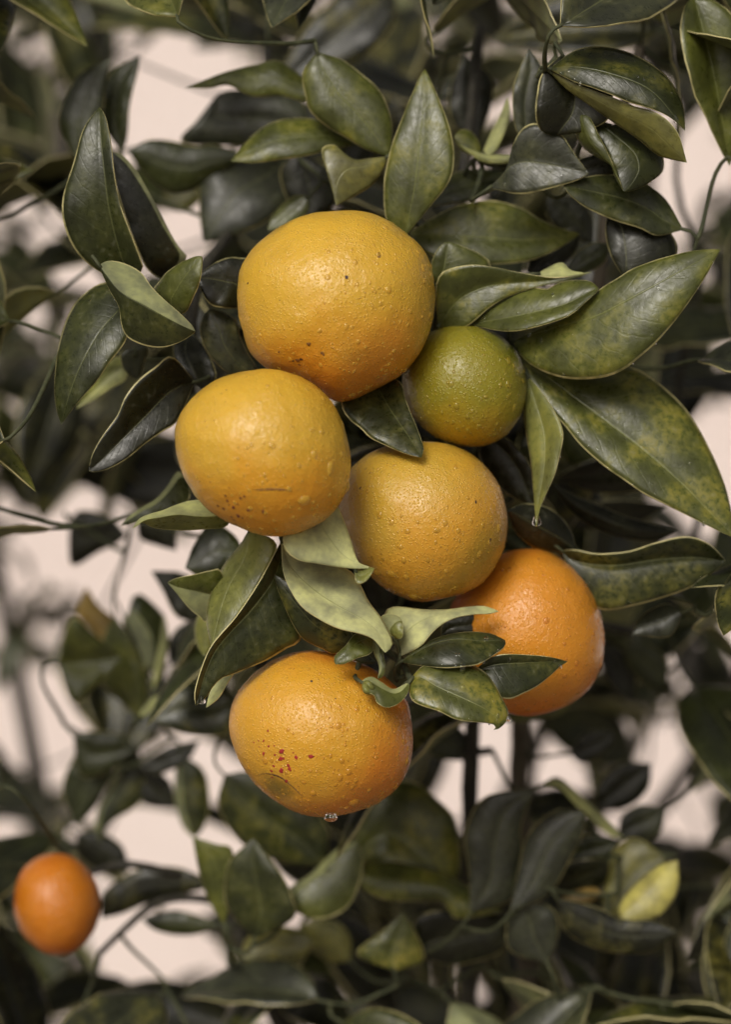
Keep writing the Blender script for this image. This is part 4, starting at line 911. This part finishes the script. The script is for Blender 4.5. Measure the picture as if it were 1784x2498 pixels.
# ------------------------------------------------------------------ trunks, limbs and twigs
def tube(bm, P, rad, sides=8, wob=0.0):
    P = [Vector(p) for p in P]; rings = []
    t0 = (P[1] - P[0]).normalized(); nrm = t0.orthogonal().normalized()
    for i, p in enumerate(P):
        t = (P[min(i + 1, len(P) - 1)] - P[max(i - 1, 0)])
        t = t.normalized() if t.length > 1e-9 else t0
        nrm = (nrm - t * nrm.dot(t)); nrm = nrm.normalized() if nrm.length > 1e-6 else t.orthogonal().normalized()
        b2 = t.cross(nrm); r = rad[i]
        rings.append([bm.verts.new(p + (nrm * math.cos(a) + b2 * math.sin(a)) * r * (1 + wob * noise.noise(p * 60 + Vector((a, 0, 0)))))
                      for a in np.linspace(0, 2 * math.pi, sides, endpoint=False)])
    for A, B in zip(rings, rings[1:]):
        for i in range(sides): bm.faces.new((A[i], A[(i + 1) % sides], B[(i + 1) % sides], B[i]))
    bm.faces.new(rings[0][::-1]); bm.faces.new(rings[-1])
def limb(tree, name, P, r0, r1, mat, nodes, n=26, wob=0.25):
    S = spline(P, n); rad = np.linspace(r0, r1, n)
    bm = bmesh.new(); tube(bm, S - np.array(tree.location), rad, 12, wob)
    fin(bm, name, tree, [mat])
    nodes += [tuple(s) for s in S]
NODES = {TREE.name: [], TREE2.name: []}
nd1 = []; tmp = []
limb(TREE, 'trunk', [(0.06, 1.30, -0.05), (0.062, 1.295, 0.4), (0.05, 1.26, 0.8), (0.052, 1.22, 1.1)], 0.022, 0.011, M_BARK, tmp)
fork = (0.052, 1.22, 1.1)
H = lambda t, x, y, d: tuple(W(nat(t, (x, y)), d))
limb(TREE, 'branch', [fork, H('H', 575, 1150, 16), H('H', 582, 800, 14.5), H('H', 586, 300, 14), H('F', 592, 1180, 14), H('F', 600, 800, 13), H('D', 560, 1000, 10), H('D', 500, 500, 8), H('B', 520, 900, 7), H('B', 600, 200, 9), H('B', 640, -200, 11)], 0.0046, 0.0022, M_BARK, nd1, 60)
limb(TREE, 'branch', [(0.052, 1.22, 1.09), H('H', 900, 1150, 20), H('H', 850, 500, 19), H('F', 855, 1180, 18), H('F', 860, 900, 17), H('F', 980, 400, 15), H('D', 1100, 700, 12), H('D', 1250, 100, 10), H('B', 1350, 500, 9), H('B', 1500, -100, 9)], 0.0062, 0.0024, M_BARK2, nd1, 60)
limb(TREE, 'branch', [(0.05, 1.222, 1.08), H('G', 1000, 1250, 18), H('G', 985, 800, 17), H('E', 1250, 1200, 15), H('E', 1050, 700, 12), H('C', 760, 1130, 9), H('C', 660, 500, 6), H('A', 700, 1180, 6), H('A', 900, 850, 11), H('A', 1050, 400, 13), H('A', 1080, -100, 13)], 0.0050, 0.0020, M_BARK, nd1, 60)
limb(TREE, 'branch', [H('C', 660, 500, 6), H('C', 900, 700, 5), H('E', 1100, 300, 3.5), H('E', 1400, 480, 3.2), H('F', 180, 660, 1.5), H('F', 268, 782, -0.9)], 0.0024, 0.0014, M_TWIG, nd1, 30)
limb(TREE, 'branch', [H('D', 520, 600, 8.2), H('D', 760, 330, 5), H('D', 822, 235, 2.4)], 0.0022, 0.0016, M_TWIG, nd1, 14)
limb(TREE, 'branch', [H('G', 990, 960, 17.3), H('G', 700, 900, 16), H('G', 480, 930, 15), H('G', 330, 1050, 14), H('G', 180, 1200, 14)], 0.0022, 0.0014, M_BARK, nd1, 14)
limb(TREE, 'branch', [H('G', 987, 850, 17.1), H('G', 700, 800, 16.2), H('G', 330, 720, 14), H('G', 120, 760, 15), H('G', -100, 700, 14)], 0.0022, 0.0013, M_BARK, nd1, 40)
limb(TREE, 'branch', [H('F', 980, 400, 15), H('F', 1500, 520, 14), H('F', 1700, 300, 20), H('D', 1830, 1000, 22), H('D', 1700, 500, 21), H('B', 1820, 1100, 20), H('B', 1690, 600, 20), H('B', 1800, -150, 20)], 0.0022, 0.0013, M_BARK, nd1, 30)
limb(TREE, 'branch', [H('H', 586, 112, 14), H('H', 650, 118, 14), H('H', 705, 110, 13.8)], 0.0024, 0.0016, M_BARK, nd1, 8)
NODES[TREE.name] = nd1
nd2 = []
limb(TREE2, 'trunk', [(-0.12, 1.72, -0.05), (-0.11, 1.70, 0.5), (-0.10, 1.62, 0.95)], 0.03, 0.017, M_BARK, tmp)
for k, (x, z) in enumerate(((-0.25, 1.72), (-0.05, 1.9), (0.03, 1.95), (0.16, 1.85), (0.26, 1.7), (-0.3, 1.5), (0.3, 1.5))):
    rs = random.Random(k); y = rs.uniform(1.36, 1.58)
    limb(TREE2, 'branch', [(-0.10, 1.62, 0.93), (x * 0.3 - 0.07, 1.58, 1.12), (x * 0.85, (y + 1.6) / 2, 1.25 + (z - 1.3) * 0.4), (x, y, z)], 0.009, 0.0025, M_BARK, nd2, 24)
NODES[TREE2.name] = nd2

# each fruit hangs from its own stalk; the little green calyx stays with the fruit
for k, F in FR.items():
    ax = Vector((0.05, 0.62, 0.78)).normalized()
    loc, nor, i, dd = F['bv'].ray_cast(ax * 0.2, -ax)
    bm = bmesh.new()
    for a in np.linspace(0, 2 * math.pi, 5, endpoint=False):
        t = nor.orthogonal().normalized(); s = nor.cross(t)
        dome(bm, loc + (t * math.cos(a) + s * math.sin(a)) * 0.003, nor, 0.0026, 0.35, 1.2, 2)
    fin(bm, 'calyx', F['root'], [M_CALYX])
    attach.append((TREE, np.array(F['c'] + loc), np.array(ax), 'stalk'))

FC = [(np.array(F['c']), F['r']) for F in FR.values()]
def blocked(p):
    for c, r in FC:
        q = p[:2] if False else None
        k = p[1] / c[1]
        dx, dz = p[0] / k - c[0], (p[2] - 1.5) / k + 1.5 - c[2]
        if dx * dx + dz * dz < (r * 1.02) ** 2: return c, r, dx * dx + dz * dz
    return None
for tree in (TREE, TREE2):
    nodes = np.array(NODES[tree.name]); bm = bmesh.new()
    items = [(p, d_, c_) for (t, p, d_, c_) in attach if t is tree]
    items.sort(key=lambda it: np.min(np.linalg.norm(nodes - it[0], axis=1)))
    for p, d_, c_ in items:
        p1 = p + d_ * 0.008 + np.array([0, 0.003, 0])
        dist = np.linalg.norm((nodes - p1) * np.array([1, 0.8, 1]), axis=1)
        tgt = nodes[int(np.argmin(dist))]
        ctl = (p1 + tgt) / 2 + np.array([0, 0.006, -0.004])
        free = blocked(p) is None or p[1] > blocked(p)[0][1]
        ns = 11; ln = np.linalg.norm(tgt - p)
        raw = spline([p - d_ * 0.0015, p + d_ * min(0.006, ln * 0.25), ctl * 0.5 + (p + d_ * min(0.012, ln * 0.4)) * 0.5, ctl * 0.45 + tgt * 0.55, tgt], ns + 1)
        path = []
        for q, a in enumerate(raw):
            if free and c_ != 'stalk' and q > 1:
                bl = blocked(a)
                if bl is not None:
                    yb = bl[0][1] + math.sqrt(max(0, (bl[1] * 1.03) ** 2 - bl[2])) + 0.002
                    if a[1] < yb: a = np.array([a[0], yb, a[2]])
            path.append(a)
        r0 = 0.0007 if c_ != 'stalk' else 0.0016
        rad = [r0] + list(np.linspace(r0, r0 + 0.0004, ns))
        tube(bm, np.array(path) - np.array(tree.location), rad, 6)
        nodes = np.vstack([nodes, np.array(path[2:-1])])
    fin(bm, 'twigs', tree, [M_TWIG if tree is TREE else M_BARK], 'stuff')

# ------------------------------------------------------------------ rain on the leaves
for o, G, o0, k in LEAFG:
    if not k: continue
    rs = random.Random(k * 7 + int(abs(o0[0]) * 1e5)); bm = bmesh.new(); nu, nv = G.shape[:2]
    for q in range(k * 2):
        i = rs.randrange(3, nu - 3); j = rs.choice([rs.randrange(1, nv - 1), rs.randrange(1, nv - 1), nv - 2])
        n = Vector(np.cross(G[i, j + 1] - G[i, j - 1], G[i + 1, j] - G[i - 1, j])).normalized()
        if n.y > 0: n = -n
        loc = Vector(G[i, j] + (G[i + 1, j] - G[i, j]) * rs.random() + (G[i, j + 1] - G[i, j]) * rs.random()) + n * 0.00025
        dome(bm, loc, n, 0.00045 * math.exp(rs.gauss(0, 0.5)), 0.45, rs.uniform(0.8, 1.7), 2)
    fin(bm, 'water_droplets', o, [M_BEAD], 'stuff')
def tip_drop(t, x, y, d, r, near):
    p = H(t, x, y, d)
    best = min(LEAFG, key=lambda it: np.min(np.linalg.norm(it[1].reshape(-1, 3) + it[2] - np.array(p), axis=1)))
    hang_drop(best[0], Vector(p) - Vector(best[2]), r, r * 1.1)
tip_drop('D', 944, 1150, 0.72, 0.0019, None)
tip_drop('E', 728, 880, -1.7, 0.0016, None)
tip_drop('F', 795, 985, -2.1, 0.0010, None)
